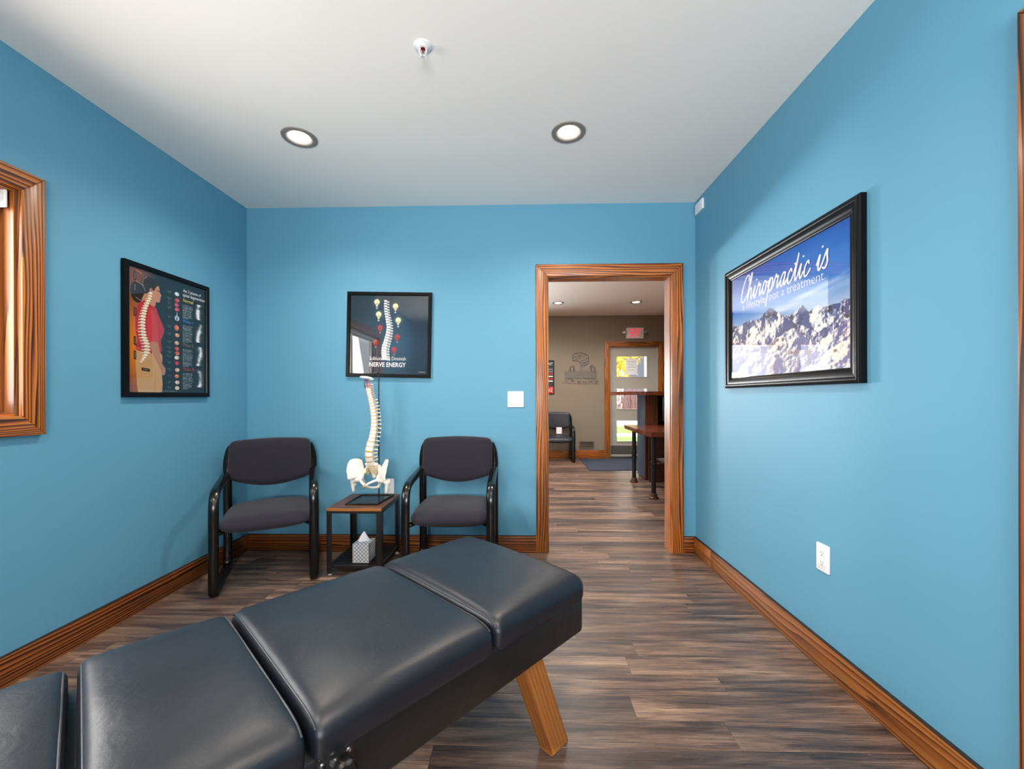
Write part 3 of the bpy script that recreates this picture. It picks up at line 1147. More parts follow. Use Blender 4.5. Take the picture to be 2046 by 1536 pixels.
# ------------------------------------------------------------------ guest chairs
def make_chair(loc, rz, label, fabric, group=None):
    c = empty('guest_chair', loc, rz, label, 'chair', group)

    def seat_def(p):
        fx, fy = p.x / 0.24, p.y / 0.235
        z = p.z
        up = (p.z + 0.048) / 0.096
        z += up * 0.012 * (1 - fx * fx) - 0.010 * (1 - up) * 0
        z += 0.014 * fy * 0 - 0.030 * max(0, -fy) ** 2.2 * (0.4 + 0.6 * up)      # waterfall front
        z += (1 - up) * 0.020 * abs(fx) ** 3                                     # belly
        y = p.y * (1 - 0.05 * abs(fx) ** 3 * (1 if p.y < 0 else 0.4))
        x = p.x * (1 + 0.03 * math.sin(up * PI)) * (1 - 0.04 * max(0, fy))
        return (x, y, z)
    seat = rounded_box('seat', 0.24, 0.235, 0.048, (0.06, 0.07, 0.044), fabric, c, (26, 24, 8), seat_def,
                       Matrix.Translation((0, -0.025, 0.396)), True)

    def back_def(p):
        fx, fz = p.x / 0.25, p.z / 0.145
        z = p.z
        if fz < 0:
            z -= (-fz) * (0.064 * (1 - abs(fx) ** 1.9) - 0.038)
        else:
            z += fz * 0.012 * (1 - fx * fx)
        y = p.y + 0.028 * (fx * fx - 0.5) * -1 * -1 - 0.028 * 0
        y = p.y - 0.030 * fx * fx + 0.09 * (p.z) * 0.6
        y += -0.014 * (1 - fx * fx) * (1 - fz * fz) if p.y < 0 else 0
        x = p.x * (1 - 0.02 * max(0, fz))
        return (x, y, z)
    back = rounded_box('backrest', 0.25, 0.032, 0.145, (0.035, 0.028, 0.035), fabric, c, (28, 6, 20), back_def,
                       Matrix.Translation((0, 0.195, 0.715)), True)
    for s in (-1, 1):
        x = s * 0.262
        # one bent tube: rear upright, floor runner, front leg, arm
        loop = [(x - s * 0.030, 0.216, 0.815), (x - s * 0.016, 0.219, 0.79), (x - s * 0.002, 0.223, 0.72), (x, 0.226, 0.62), (x, 0.228, 0.40), (x, 0.230, 0.20), (x, 0.230, 0.07),
                (x, 0.222, 0.032), (x, 0.185, 0.016), (x, 0.0, 0.014), (x, -0.21, 0.014), (x, -0.252, 0.026),
                (x, -0.262, 0.06), (x, -0.262, 0.25), (x, -0.260, 0.46), (x, -0.252, 0.535), (x, -0.228, 0.580),
                (x, -0.185, 0.603), (x, -0.06, 0.618), (x, 0.10, 0.632), (x, 0.214, 0.642)]
        tube('side_frame', catmull(loop, 4), 0.0165, M_black_metal, c, 0.0265, 12, (1, 0, 0), False, True, 0.75)
        box('arm_cap', x - 0.021, x + 0.021, 0.205, 0.243, 0.628, 0.656, M_black_plastic, c, 0.006, 2, None, True)
        tube('seat_bracket', [(x, -0.255, 0.352), (s * 0.20, -0.20, 0.366)], 0.010, M_black_metal, c, None, 8, (0, 0, 1), False, True)
        tube('back_bracket', [(x - s * 0.005, 0.222, 0.74), (s * 0.215, 0.205, 0.74)], 0.011, M_black_metal, c, None, 8, (0, 0, 1), False, True)
    for yy, zz in ((-0.20, 0.366), (0.226, 0.372)):
        tube('cross_bar', [(-0.262, yy if yy > 0 else -0.20, zz), (0.262, yy if yy > 0 else -0.20, zz)], 0.011, M_black_metal, c, None, 8, (0, 0, 1), False, True)
    return c


chair_l = make_chair((-1.672, 2.690, 0), math.radians(28.0), 'charcoal fabric guest chair turned out of the corner left of the end table', M_fabric, 'charcoal guest chairs')
chair_r = copy_tree(chair_l)
chair_r.matrix_basis = Matrix.Translation((-0.462, 2.785, 0)) @ Matrix.Rotation(math.radians(1.0), 4, 'Z')
chair_r['label'] = 'charcoal fabric guest chair between the end table and the light switch'
chair_f = make_chair((0.632, 7.455, 0), 0.0, 'dark vinyl guest chair with a white tag by the reception wall', M_vinyl_dark)
tagp = plate('paper_tag', rect(-0.05, 0.05, 0.475, 0.595), 0.0, 0.002, M_paper, chair_f, Matrix.Translation((0.04, 0.10, 0)) @ basis((0, -1, 0), (0, 0, 0)), 0, None, True)
tagp['label'] = 'white paper tag hanging from the backrest'

# ------------------------------------------------------------------ end table
TX0, TX1, TY0, TY1, TZ = -1.272, -0.912, 2.650, 3.050, 0.436
tb = empty('end_table', ((TX0 + TX1) / 2, (TY0 + TY1) / 2, 0), 0, 'small two-tier end table with rustic wood top between the guest chairs', 'side table')
TC = Vector(((TX0 + TX1) / 2, (TY0 + TY1) / 2, 0))
hx, hy = (TX1 - TX0) / 2, (TY1 - TY0) / 2
box('table_top', -hx, hx, -hy, hy, TZ - 0.018, TZ, M_rustic, tb, 0.002, 1, None, True)
box('edge_band', -hx, hx, -hy - 0.0015, -hy, TZ - 0.0175, TZ - 0.001, M_oak, tb, 0, 1, None, True)['label'] = 'orange brown front edge of the top'
for sx in (-1, 1):
    for sy in (-1, 1):
        # angle-iron leg
        b = bmesh.new()
        x0, y0 = sx * hx, sy * hy
        box_bm(min(x0, x0 - sx * 0.034), max(x0, x0 - sx * 0.034), min(y0, y0 - sy * 0.003), max(y0, y0 - sy * 0.003), 0.012, TZ - 0.019, 0, 1, b)
        box_bm(min(x0, x0 - sx * 0.003), max(x0, x0 - sx * 0.003), min(y0 - sy * 0.003, y0 - sy * 0.034), max(y0 - sy * 0.003, y0 - sy * 0.034), 0.012, TZ - 0.019, 0, 1, b)
        lg = bm_obj('leg', b, M_gun_metal, tb, None, False, True)
        lathe('foot', [(0.0, 0.014), (0.010, 0.014), (0.014, 0.006), (0.014, 0.0), (0.0, 0.0)], M_foam, lg, Matrix.Translation((x0 - sx * 0.016, y0 - sy * 0.016, 0)), 14, True)
        for zz in (0.055, TZ - 0.036):
            lathe('bolt', [(0.0, 0.003), (0.003, 0.0028), (0.0045, 0.0)], M_dark_slot, lg,
                  Matrix.Translation((x0 - sx * 0.017, y0 + sy * 0.0001, zz)) @ Matrix.Rotation(PI / 2 * (1 if sy < 0 else -1), 4, 'X'), 10, True)
for nm, q in (('top_rail', (-hx + 0.034, hx - 0.034, -hy, -hy + 0.003, TZ - 0.034, TZ - 0.019)), ('top_rail', (-hx + 0.034, hx - 0.034, hy - 0.003, hy, TZ - 0.034, TZ - 0.019)),
              ('top_rail', (-hx, -hx + 0.003, -hy + 0.034, hy - 0.034, TZ - 0.034, TZ - 0.019)), ('top_rail', (hx - 0.003, hx, -hy + 0.034, hy - 0.034, TZ - 0.034, TZ - 0.019))):
    box(nm, *q, M_gun_metal, tb, 0, 1, None, True)
SZ = 0.062
shelf = bmesh.new()
for q in ((-hx + 0.004, hx - 0.004, -hy + 0.004, -hy + 0.018), (-hx + 0.004, hx - 0.004, hy - 0.018, hy - 0.004),
          (-hx + 0.004, -hx + 0.018, -hy + 0.018, hy - 0.018), (hx - 0.018, hx - 0.004, -hy + 0.018, hy - 0.018)):
    box_bm(q[0], q[1], q[2], q[3], SZ - 0.016, SZ, 0, 1, shelf)
sh = bm_obj('shelf_frame', shelf, M_gun_metal, tb, None, False, True)
mesh_b = bmesh.new()
k = -hx + 0.026
while k < hx - 0.02:
    box_bm(k, k + 0.003, -hy + 0.018, hy - 0.018, SZ - 0.006, SZ - 0.003, 0, 1, mesh_b)
    k += 0.011
k = -hy + 0.026
while k < hy - 0.02:
    box_bm(-hx + 0.018, hx - 0.018, k, k + 0.003, SZ - 0.003, SZ, 0, 1, mesh_b)
    k += 0.011
tag(bm_obj('shelf_mesh', mesh_b, M_gun_metal, tb, None, False, True), kind='stuff')


# ------------------------------------------------------------------ tissue box on the lower shelf
def trellis_mat():
    m, n, l, b = material('trellis_print')
    tc = n.new('ShaderNodeTexCoord')
    sep = n.new('ShaderNodeSeparateXYZ')
    l.new(tc.outputs['Object'], sep.inputs[0])
    s = n.new('ShaderNodeMath')
    l.new(sep.outputs['X'], s.inputs[0])
    l.new(sep.outputs['Y'], s.inputs[1])

    def band(op):
        a = n.new('ShaderNodeMath')
        a.operation = op
        l.new(s.outputs[0], a.inputs[0])
        l.new(sep.outputs['Z'], a.inputs[1])
        k = n.new('ShaderNodeMath')
        k.operation = 'MULTIPLY'
        k.inputs[1].default_value = 40.0
        l.new(a.outputs[0], k.inputs[0])
        f = n.new('ShaderNodeMath')
        f.operation = 'PINGPONG'
        f.inputs[1].default_value = 0.5
        l.new(k.outputs[0], f.inputs[0])
        lt = n.new('ShaderNodeMath')
        lt.operation = 'LESS_THAN'
        lt.inputs[1].default_value = 0.095
        l.new(f.outputs[0], lt.inputs[0])
        return lt
    A, B = band('ADD'), band('SUBTRACT')
    mx = n.new('ShaderNodeMath')
    mx.operation = 'MAXIMUM'
    l.new(A.outputs[0], mx.inputs[0])
    l.new(B.outputs[0], mx.inputs[1])
    mix = n.new('ShaderNodeMixRGB')
    mix.inputs[1].default_value = srgb(226, 228, 228)
    mix.inputs[2].default_value = srgb(78, 108, 138)
    l.new(mx.outputs[0], mix.inputs[0])
    l.new(mix.outputs[0], b.inputs['Base Color'])
    b.inputs['Roughness'].default_value = 0.5
    return m


M_trellis = trellis_mat()
tis = empty('tissue_box', (-1.066, 2.755, SZ + 0.0005), 0, 'square tissue box with blue trellis print on the end table shelf', 'tissue box')
box('carton', -0.053, 0.053, -0.06, 0.06, 0, 0.128, M_trellis, tis, 0.002, 1, None, True)
for sx in (-1, 1):
    for sy in (-1, 1):
        box('corner_trim', sx * 0.0525 - 0.002, sx * 0.0525 + 0.002, sy * 0.0595 - 0.002, sy * 0.0595 + 0.002, 0, 0.129, simple('tan_edge', srgb(186, 160, 138), 0.6) if (sx, sy) == (-1, -1) else bpy.data.materials['tan_edge'], tis, 0, 1, None, True)
tis_b = bmesh.new()
ringv = []
nr = 20
for j, (r, z) in enumerate(((0.036, 0.129), (0.030, 0.142), (0.021, 0.158), (0.012, 0.174), (0.004, 0.186))):
    ring = []
    for i in range(nr):
        a = 2 * PI * i / nr
        rr = r * (1 + 0.28 * math.cos(3 * a + j * 0.5) + 0.12 * math.cos(7 * a))
        ring.append(tis_b.verts.new((rr * math.cos(a) + j * 0.001 - 0.004, rr * 0.65 * math.sin(a), z + 0.006 * math.cos(2 * a + 1) * j / 4)))
    ringv.append(ring)
for A, B in zip(ringv[:-1], ringv[1:]):
    for i in range(nr):
        tis_b.faces.new((A[i], A[(i + 1) % nr], B[(i + 1) % nr], B[i]))
tis_b.faces.new(ringv[-1])
bm_obj('tissue', tis_b, M_tissue, tis, None, True, True)


# ------------------------------------------------------------------ spine model on the end table
def remeshed(name, bm, voxel, mat, parent, smooth_iter=6, matrix=None, label=None):
    """joins overlapping solids into one continuous surface"""
    me = bpy.data.meshes.new(name)
    bm.to_mesh(me)
    bm.free()
    o = bpy.data.objects.new(name, me)
    COL.objects.link(o)
    md = o.modifiers.new('r', 'REMESH')
    md.mode = 'VOXEL'
    md.voxel_size = voxel
    sm = o.modifiers.new('s', 'SMOOTH')
    sm.iterations = smooth_iter
    sm.factor = 0.5
    dg = bpy.context.evaluated_depsgraph_get()
    ev = o.evaluated_get(dg)
    me2 = bpy.data.meshes.new_from_object(ev)
    bpy.data.objects.remove(o)
    me2.name = name
    me2.materials.clear()
    r = link_mesh(name, me2, mat, parent, matrix, True, True)
    if label:
        r['label'] = label
    return r


def ellipsoid(bm, c, r, rot=None, u=12, v=8):
    m = Matrix.Translation(c) @ (Euler(rot).to_matrix().to_4x4() if rot else Matrix.Identity(4)) @ Matrix.Diagonal((r[0], r[1], r[2], 1))
    bmesh.ops.create_uvsphere(bm, u_segments=u, v_segments=v, radius=1.0, matrix=m)


sp = empty('spine_model', (-1.062, 2.862, TZ + 0.0005), math.radians(-9), 'white anatomical spine model with pelvis on a black stand', 'spine model')
# local axes: -y is the front of the body, +x the body's left as seen from the front (viewer's right)
Rz = Matrix.Rotation(math.radians(9), 4, 'Z')


def untwist(p):          # points that stay square with the table
    return Rz @ Vector(p)


tr = [untwist(p) for p in ((-0.118, -0.128, 0.006), (0.092, -0.128, 0.006), (0.118, 0.128, 0.006), (-0.112, 0.128, 0.006))]
tube('base_frame', catmull([p for a, b2 in zip(tr, tr[1:] + tr[:1]) for p in (a.lerp(b2, 0.04), a.lerp(b2, 0.5), a.lerp(b2, 0.96))], 4, True), 0.006, M_black_metal, sp, None, 8, (0, 0, 1), True, True)
pl_b = bmesh.new()
vv = [pl_b.verts.new(p) for p in tr]
pl_b.faces.new(vv)
ex = bmesh.ops.extrude_face_region(pl_b, geom=pl_b.faces[:])
bmesh.ops.translate(pl_b, vec=(0, 0, 0.002), verts=[v for v in ex['geom'] if isinstance(v, bmesh.types.BMVert)])
bm_obj('base_plate', pl_b, simple('dark_brown_gloss', srgb(46, 36, 34), 0.2, var=0.2, scale=25), sp, Matrix.Translation((0, 0, -0.004)), False, True)
RX, RY = 0.034, 0.056
rodp = [(RX, RY, 0.004), (RX, RY, 0.40), (RX, RY, 0.884), (RX - 0.003, RY - 0.002, 0.892), (RX - 0.034, RY - 0.012, 0.892), (RX - 0.037, RY - 0.014, 0.884), (RX - 0.037, RY - 0.014, 0.850)]
tube('stand_rod', rodp, 0.0042, M_black_metal, sp, None, 8, (1, 0, 0), False, True)

# column centre line (x, y, z): lumbar lordosis, thoracic kyphosis, cervical lordosis
PZ = 0.048           # the pelvis hangs this much higher than its own coordinates
cl = catmull([(0.0, 0.010, 0.250), (0.000, -0.014, 0.290), (0.002, -0.022, 0.335), (0.006, -0.010, 0.385), (0.014, 0.008, 0.450), (0.020, 0.016, 0.520), (0.018, 0.014, 0.595),
              (0.010, 0.004, 0.670), (0.002, -0.010, 0.730), (-0.004, -0.018, 0.775), (-0.006, -0.016, 0.815)], 20)
seglen = [0.0]
for a, b2 in zip(cl[:-1], cl[1:]):
    seglen.append(seglen[-1] + (b2 - a).length)


def on_line(s):
    for i in range(len(cl) - 1):
        if seglen[i + 1] >= s:
            t = (s - seglen[i]) / max(1e-9, seglen[i + 1] - seglen[i])
            return cl[i].lerp(cl[i + 1], t), (cl[i + 1] - cl[i]).normalized()
    return cl[-1], (cl[-1] - cl[-2]).normalized()


hts = [0.031] * 5 + [0.0265 - 0.0006 * i for i in range(12)] + [0.0155] * 7
scale_h = seglen[-1] / sum(hts)
s = 0.0
for i, h in enumerate(hts):
    h *= scale_h
    if i < 5:
        rx_, ry_ = 0.0300, 0.0215
    elif i < 17:
        k = (i - 5) / 12
        rx_, ry_ = 0.0265 - 0.0075 * k, 0.0205 - 0.004 * k
    else:
        rx_, ry_ = 0.0195, 0.0135
    c, t = on_line(s + h * 0.5)
    q = Vector((0, 0, 1)).rotation_difference(t)
    m = Matrix.Translation(c) @ q.to_matrix().to_4x4()
    b = bmesh.new()
    hb = h * 0.40
    nn = 16
    rr = []
    for zz, sc_ in ((-hb, 0.96), (-hb * 0.75, 1.0), (0, 0.88), (hb * 0.75, 1.0), (hb, 0.96)):
        rr.append([b.verts.new((rx_ * sc_ * math.cos(2 * PI * j / nn), ry_ * sc_ * math.sin(2 * PI * j / nn) * (1.0 if math.sin(2 * PI * j / nn) < 0 else 0.75), zz)) for j in range(nn)])
    for A, B in zip(rr[:-1], rr[1:]):
        for j in range(nn):
            b.faces.new((A[j], A[(j + 1) % nn], B[(j + 1) % nn], B[j]))
    b.faces.new(rr[0][::-1])
    b.faces.new(rr[-1])
    # arch, spinous and transverse processes
    pz = -h * (0.15 if i < 5 else 0.7 if i < 17 else 0.3)
    ln = 0.042 if i < 5 else 0.040 if i < 17 else 0.026
    hh = h * (0.34 if i < 5 else 0.18)
    for path, ra, rb in (([(0, ry_ * 0.6, 0), (0, ry_ + 0.012, pz * 0.3), (0, ry_ + ln, pz)], hh, 0.0035),
                         ([(-rx_ * 0.5, ry_ * 0.7, h * 0.1), (-rx_ - (0.016 if i < 17 else 0.006), ry_ + 0.010, h * 0.15)], 0.0045, 0.0035),
                         ([(rx_ * 0.5, ry_ * 0.7, h * 0.1), (rx_ + (0.016 if i < 17 else 0.006), ry_ + 0.010, h * 0.15)], 0.0045, 0.0035)):
        sweep_bm(path, ra, rb, 6, (1, 0, 0), False, b)
    for sx in (-1, 1):
        sweep_bm([(sx * 0.008, ry_ * 0.6, h * 0.12), (sx * 0.011, ry_ + 0.012, h * 0.55)], 0.005, 0.004, 6, (1, 0, 0), False, b)
        sweep_bm([(sx * 0.008, ry_ * 0.6, -h * 0.1), (sx * 0.010, ry_ + 0.014, -h * 0.5)], 0.005, 0.004, 6, (1, 0, 0), False, b)
    bmesh.ops.recalc_face_normals(b, faces=b.faces)
    smooth_by_angle(bm_obj('vertebra', b, M_bone, sp, m, False, True), 0.7)
    c2, t2 = on_line(s + h)
    m2 = Matrix.Translation(c2) @ Vector((0, 0, 1)).rotation_difference(t2).to_matrix().to_4x4()
    if i < 23:
        lathe('disc', [(0.0, h * 0.13), (0.93, h * 0.13), (1.0, 0.0), (0.93, -h * 0.13), (0.0, -h * 0.13)], M_disc, sp,
              m2 @ Matrix.Diagonal((rx_ * 0.97, ry_ * 0.92, 1, 1)) @ Matrix.Translation((0, -0.06, 0)), 16, True)
        for sx in (-1, 1):
            tube('nerve_root', [(sx * 0.006, ry_ * 0.5, 0.0), (sx * (rx_ + 0.004), ry_ * 0.55 + 0.004, -0.002), (sx * (rx_ + 0.010), ry_ * 0.5 + 0.002, -h * 0.35)],
                 0.0017, M_nerve if i < 17 else M_artery, sp, None, 5, (0, 1, 0), False, True, 1.0, m2)
    s += h
# skull base plate and the vessels under it
top = cl[-1]
b = bmesh.new()
ellipsoid(b, (top.x - 0.014, top.y - 0.004, top.z + 0.040), (0.046, 0.036, 0.011), (0.05, 0.12, 0.3))
ellipsoid(b, (top.x + 0.012, top.y + 0.010, top.z + 0.028), (0.026, 0.026, 0.012))
remeshed('skull_base', b, 0.004, M_skullcap, sp, 3, None, 'pale skull base plate')
for k, (dx, mt) in enumerate(((-0.018, M_vein), (-0.010, M_artery), (0.0, M_vein), (0.008, M_artery), (0.017, M_artery))):
    tube('vessel', catmull([(top.x + dx, top.y - 0.014, top.z - 0.030), (top.x + dx * 1.2 + 0.002, top.y - 0.020, top.z - 0.008), (top.x + dx * 0.9, top.y - 0.018, top.z + 0.014), (top.x + dx * 0.8, top.y - 0.01, top.z + 0.03)], 4),
         0.0024, mt, sp, None, 6, (0, 1, 0), False, True)
# sacrum
b = bmesh.new()
for k in range(6):
    f = k / 5
    ellipsoid(b, (0, 0.018 + 0.038 * math.sin(f * 2.0), 0.200 + PZ - 0.090 * f), (0.050 * (1 - 0.75 * f) + 0.004, 0.018 * (1 - 0.6 * f) + 0.003, 0.017))
remeshed('sacrum', b, 0.0035, M_bone, sp, 3)
for sx in (-1, 1):
    for k in range(3):
        tube('nerve_root', catmull([(sx * 0.014, 0.000 + 0.01 * k, 0.186 + PZ - 0.018 * k), (sx * 0.024, -0.008 + 0.01 * k, 0.172 + PZ - 0.018 * k), (sx * 0.030, 0.0 + 0.01 * k, 0.150 + PZ - 0.014 * k)], 4), 0.0042, M_nerve, sp, None, 6, (0, 1, 0), False, True)

# hip bones
for sx in (-1, 1):
    b = bmesh.new()
    # iliac wing: a curved fan
    N1, N2 = 22, 10

    def wing(i, j, side):
        a = -0.20 + i / (N1 - 1) * 2.25
        f = j / (N2 - 1)
        R = 0.012 + f * (0.086 + 0.008 * math.sin(a * 1.4))
        yy = 0.012 - R * math.cos(a) * 0.74
        zz = 0.118 + R * math.sin(a) * 1.12 + 0.004
        xx = 0.056 + 0.088 * (f ** 1.2) * (0.62 + 0.38 * math.cos(a - 0.6)) - 0.028 * max(0.0, math.sin(a - 1.2)) * f
        th = 0.0058 + 0.0050 * (f ** 6)
        return b.verts.new((sx * (xx + side * th), yy, zz))
    wi = [[wing(i, j, -1) for j in range(N2)] for i in range(N1)]
    wo = [[wing(i, j, 1) for j in range(N2)] for i in range(N1)]
    for i in range(N1 - 1):
        for j in range(N2 - 1):
            b.faces.new((wi[i][j], wi[i + 1][j], wi[i + 1][j + 1], wi[i][j + 1]))
            b.faces.new((wo[i][j], wo[i][j + 1], wo[i + 1][j + 1], wo[i + 1][j]))
        b.faces.new((wi[i][0], wo[i][0], wo[i + 1][0], wi[i + 1][0]))
        b.faces.new((wi[i][-1], wi[i + 1][-1], wo[i + 1][-1], wo[i][-1]))
    for j in range(N2 - 1):
        b.faces.new((wi[0][j], wi[0][j + 1], wo[0][j + 1], wo[0][j]))
        b.faces.new((wi[-1][j], wo[-1][j], wo[-1][j + 1], wi[-1][j + 1]))
    bmesh.ops.recalc_face_normals(b, faces=b.faces)
    # body with socket, pubic and ischial rami
    ellipsoid(b, (sx * 0.066, -0.004, 0.112), (0.017, 0.024, 0.026))
    ellipsoid(b, (sx * 0.074, -0.008, 0.096), (0.020, 0.024, 0.022))

    def chain(pts, ra):
        P = catmull(pts, 5)
        for q, p in enumerate(P):
            r = ra[0] + (ra[1] - ra[0]) * q / (len(P) - 1)
            ellipsoid(b, (sx * p.x, p.y, p.z), (r, r, r), None, 8, 6)
    chain([(0.068, -0.018, 0.100), (0.045, -0.048, 0.092), (0.020, -0.066, 0.080), (0.008, -0.068, 0.070)], (0.011, 0.009))
    chain([(0.068, 0.006, 0.092), (0.062, 0.020, 0.066), (0.054, 0.014, 0.044)], (0.014, 0.012))
    chain([(0.054, 0.010, 0.042), (0.034, -0.028, 0.046), (0.010, -0.062, 0.060)], (0.0105, 0.008))
    chain([(0.062, 0.016, 0.132), (0.050, 0.034, 0.158), (0.046, 0.044, 0.185)], (0.013, 0.011))
    remeshed('hip_bone', b, 0.0034, M_bone, sp, 9, Matrix.Translation((0, 0, PZ)))
    # femur stub
    b = bmesh.new()
    ellipsoid(b, (sx * 0.088, -0.012, 0.096), (0.021, 0.021, 0.021))

    def chain2(pts, ra):
        P = catmull(pts, 5)
        for q, p in enumerate(P):
            r = ra[0] + (ra[1] - ra[0]) * q / (len(P) - 1)
            ellipsoid(b, (sx * p.x, p.y, p.z), (r, r, r), None, 8, 6)
    chain2([(0.088, -0.012, 0.096), (0.108, -0.014, 0.088), (0.122, -0.012, 0.078)], (0.014, 0.016))
    ellipsoid(b, (sx * 0.130, -0.002, 0.086), (0.015, 0.017, 0.022))
    ellipsoid(b, (sx * 0.108, 0.002, 0.058), (0.009, 0.009, 0.011))
    chain2([(0.124, -0.008, 0.080), (0.120, -0.010, 0.050), (0.116, -0.010, 0.016)], (0.017, 0.0115))
    remeshed('femur', b, 0.0036, M_bone, sp, 4, Matrix.Translation((sx * 0.008, 0, PZ)))
b = bmesh.new()
ellipsoid(b, (0, -0.068, 0.066 + PZ), (0.008, 0.008, 0.016))
bm_obj('pubic_disc', b, M_disc, sp, None, True, True)


# ------------------------------------------------------------------ printed sheets: a tiny painter working on arrays
def to_lin(a):
    return np.where(a <= 0.04045, a / 12.92, ((a + 0.055) / 1.055) ** 2.4)


class Sheet:
    def __init__(self, nx, ny, aspect):
        self.nx, self.ny = nx, ny
        self.u, self.v = np.meshgrid(np.linspace(0, 1, nx), np.linspace(0, 1, ny))   # v downwards
        self.asp = aspect
        self.c = np.zeros((ny, nx, 3))

    def put(self, mask, col):
        m = np.clip(mask, 0, 1)[..., None]
        col = np.asarray(col, float)
        if col.ndim == 1:
            col = col / 255.0
        self.c = self.c * (1 - m) + col * m

    def poly(self, pts, col, alpha=1.0, smooth=0):
        if smooth:
            pts = [(p.x, p.y) for p in catmull([(a, b, 0) for a, b in pts], smooth, True)]
        x, y = self.u, self.v
        ins = np.zeros(x.shape, bool)
        n = len(pts)
        for i in range(n):
            x0, y0 = pts[i]
            x1, y1 = pts[(i + 1) % n]
            if y0 == y1:
                continue
            cond = ((y0 > y) != (y1 > y)) & (x < (x1 - x0) * (y - y0) / (y1 - y0) + x0)
            ins ^= cond
        self.put(ins * alpha, col)
        return ins

    def ell(self, cx, cy, rx, ry, col, alpha=1.0, soft=0.0):
        d = np.sqrt(((self.u - cx) / rx) ** 2 + ((self.v - cy) / ry) ** 2)
        if soft:
            m = np.clip((1 - d) / soft, 0, 1)
        else:
            m = (d < 1).astype(float)
        self.put(m * alpha, col)

    def line(self, pts, w, col, alpha=1.0):
        best = np.full(self.u.shape, 1e9)
        for (x0, y0), (x1, y1) in zip(pts[:-1], pts[1:]):
            ax, ay = (x1 - x0) * self.asp, y1 - y0
            L = ax * ax + ay * ay + 1e-12
            t = np.clip((((self.u - x0) * self.asp) * ax + (self.v - y0) * ay) / L, 0, 1)
            best = np.minimum(best, np.hypot((self.u - x0) * self.asp - t * ax, self.v - y0 - t * ay))
        px = 1.0 / self.ny
        self.put(np.clip((w - best) / px + 0.5, 0, 1) * alpha, col)

    def noise(self, fx, fy, seed, octaves=4, gain=0.5):
        out = np.zeros(self.u.shape)
        amp = 1.0
        tot = 0
        for o in range(octaves):
            r = np.random.default_rng(seed + o)
            gx, gy = int(fx * 2 ** o) + 2, int(fy * 2 ** o) + 2
            g = r.random((gy + 1, gx + 1))
            X = self.u * (gx - 1)
            Y = self.v * (gy - 1)
            xi, yi = X.astype(int), Y.astype(int)
            tx, ty = X - xi, Y - yi
            tx = tx * tx * (3 - 2 * tx)
            ty = ty * ty * (3 - 2 * ty)
            n = (g[yi, xi] * (1 - tx) + g[yi, xi + 1] * tx) * (1 - ty) + (g[yi + 1, xi] * (1 - tx) + g[yi + 1, xi + 1] * tx) * ty
            out += n * amp
            tot += amp
            amp *= gain
        return out / tot

    def paragraph(self, u0, u1, v0, v1, lines, col, seed, alpha=0.75, centre=False):
        r = np.random.default_rng(seed)
        lh = (v1 - v0) / lines
        for k in range(lines):
            wd = (u1 - u0) * (0.78 + 0.22 * r.random()) if k < lines - 1 else (u1 - u0) * 0.55
            x = u0 + ((u1 - u0) - wd) / 2 if centre else u0
            xe = x + wd
            while x < xe:
                ww = (0.010 + 0.022 * r.random())
                m = (self.u >= x) & (self.u < min(x + ww, xe)) & (self.v >= v0 + k * lh + lh * 0.2) & (self.v < v0 + k * lh + lh * 0.75)
                self.put(m * alpha * (0.55 + 0.45 * r.random()), col)
                x += ww + 0.006

    def build(self, name, w, h, mat, parent, matrix):
        nx, ny = self.nx, self.ny
        X = (self.u - 0.5) * w
        Z = (0.5 - self.v) * h
        co = np.stack([X, Z, np.zeros_like(X)], -1).reshape(-1, 3)
        i = np.arange(ny * nx).reshape(ny, nx)
        f = np.stack([i[1:, :-1], i[1:, 1:], i[:-1, 1:], i[:-1, :-1]], -1).reshape(-1, 4)
        me = bpy.data.meshes.new(name)
        me.vertices.add(len(co))
        me.vertices.foreach_set('co', co.ravel().astype(np.float32))
        me.loops.add(f.size)
        me.loops.foreach_set('vertex_index', f.ravel().astype(np.int32))
        me.polygons.add(len(f))
        me.polygons.foreach_set('loop_start', np.arange(0, f.size, 4, dtype=np.int32))
        me.update(calc_edges=True)
        at = me.color_attributes.new('ink', 'FLOAT_COLOR', 'POINT')
        rgba = np.ones((ny * nx, 4), np.float32)
        rgba[:, :3] = to_lin(np.clip(self.c, 0, 1)).reshape(-1, 3)
        at.data.foreach_set('color', rgba.ravel())
        return link_mesh(name, me, mat, parent, matrix)


def text_mesh(name, body, width, mat, parent, matrix, height=None, offset=0.0, shear=0.0, align='LEFT', max_h=None):
    """lettering as flat geometry, scaled to the given width (and height)"""
    cu = bpy.data.curves.new(name, 'FONT')
    cu.body = body
    cu.offset = offset
    cu.shear = shear
    cu.resolution_u = 3
    o = bpy.data.objects.new(name, cu)
    COL.objects.link(o)
    dg = bpy.context.evaluated_depsgraph_get()
    me = bpy.data.meshes.new_from_object(o.evaluated_get(dg))
    bpy.data.objects.remove(o)
    n = len(me.vertices)
    co = np.zeros(n * 3)
    me.vertices.foreach_get('co', co)
    co = co.reshape(-1, 3)
    lo, hi = co.min(0), co.max(0)
    sx = width / (hi[0] - lo[0])
    sy = height / (hi[1] - lo[1]) if height else sx
    co[:, 0] = (co[:, 0] - lo[0]) * sx
    co[:, 1] = co[:, 1] * sy
    if align == 'CENTER':
        co[:, 0] -= width / 2
    co[:, 2] = 0
    me.vertices.foreach_set('co', co.ravel())
    me.update()
    me.materials.clear()
    return link_mesh(name, me, mat, parent, matrix)


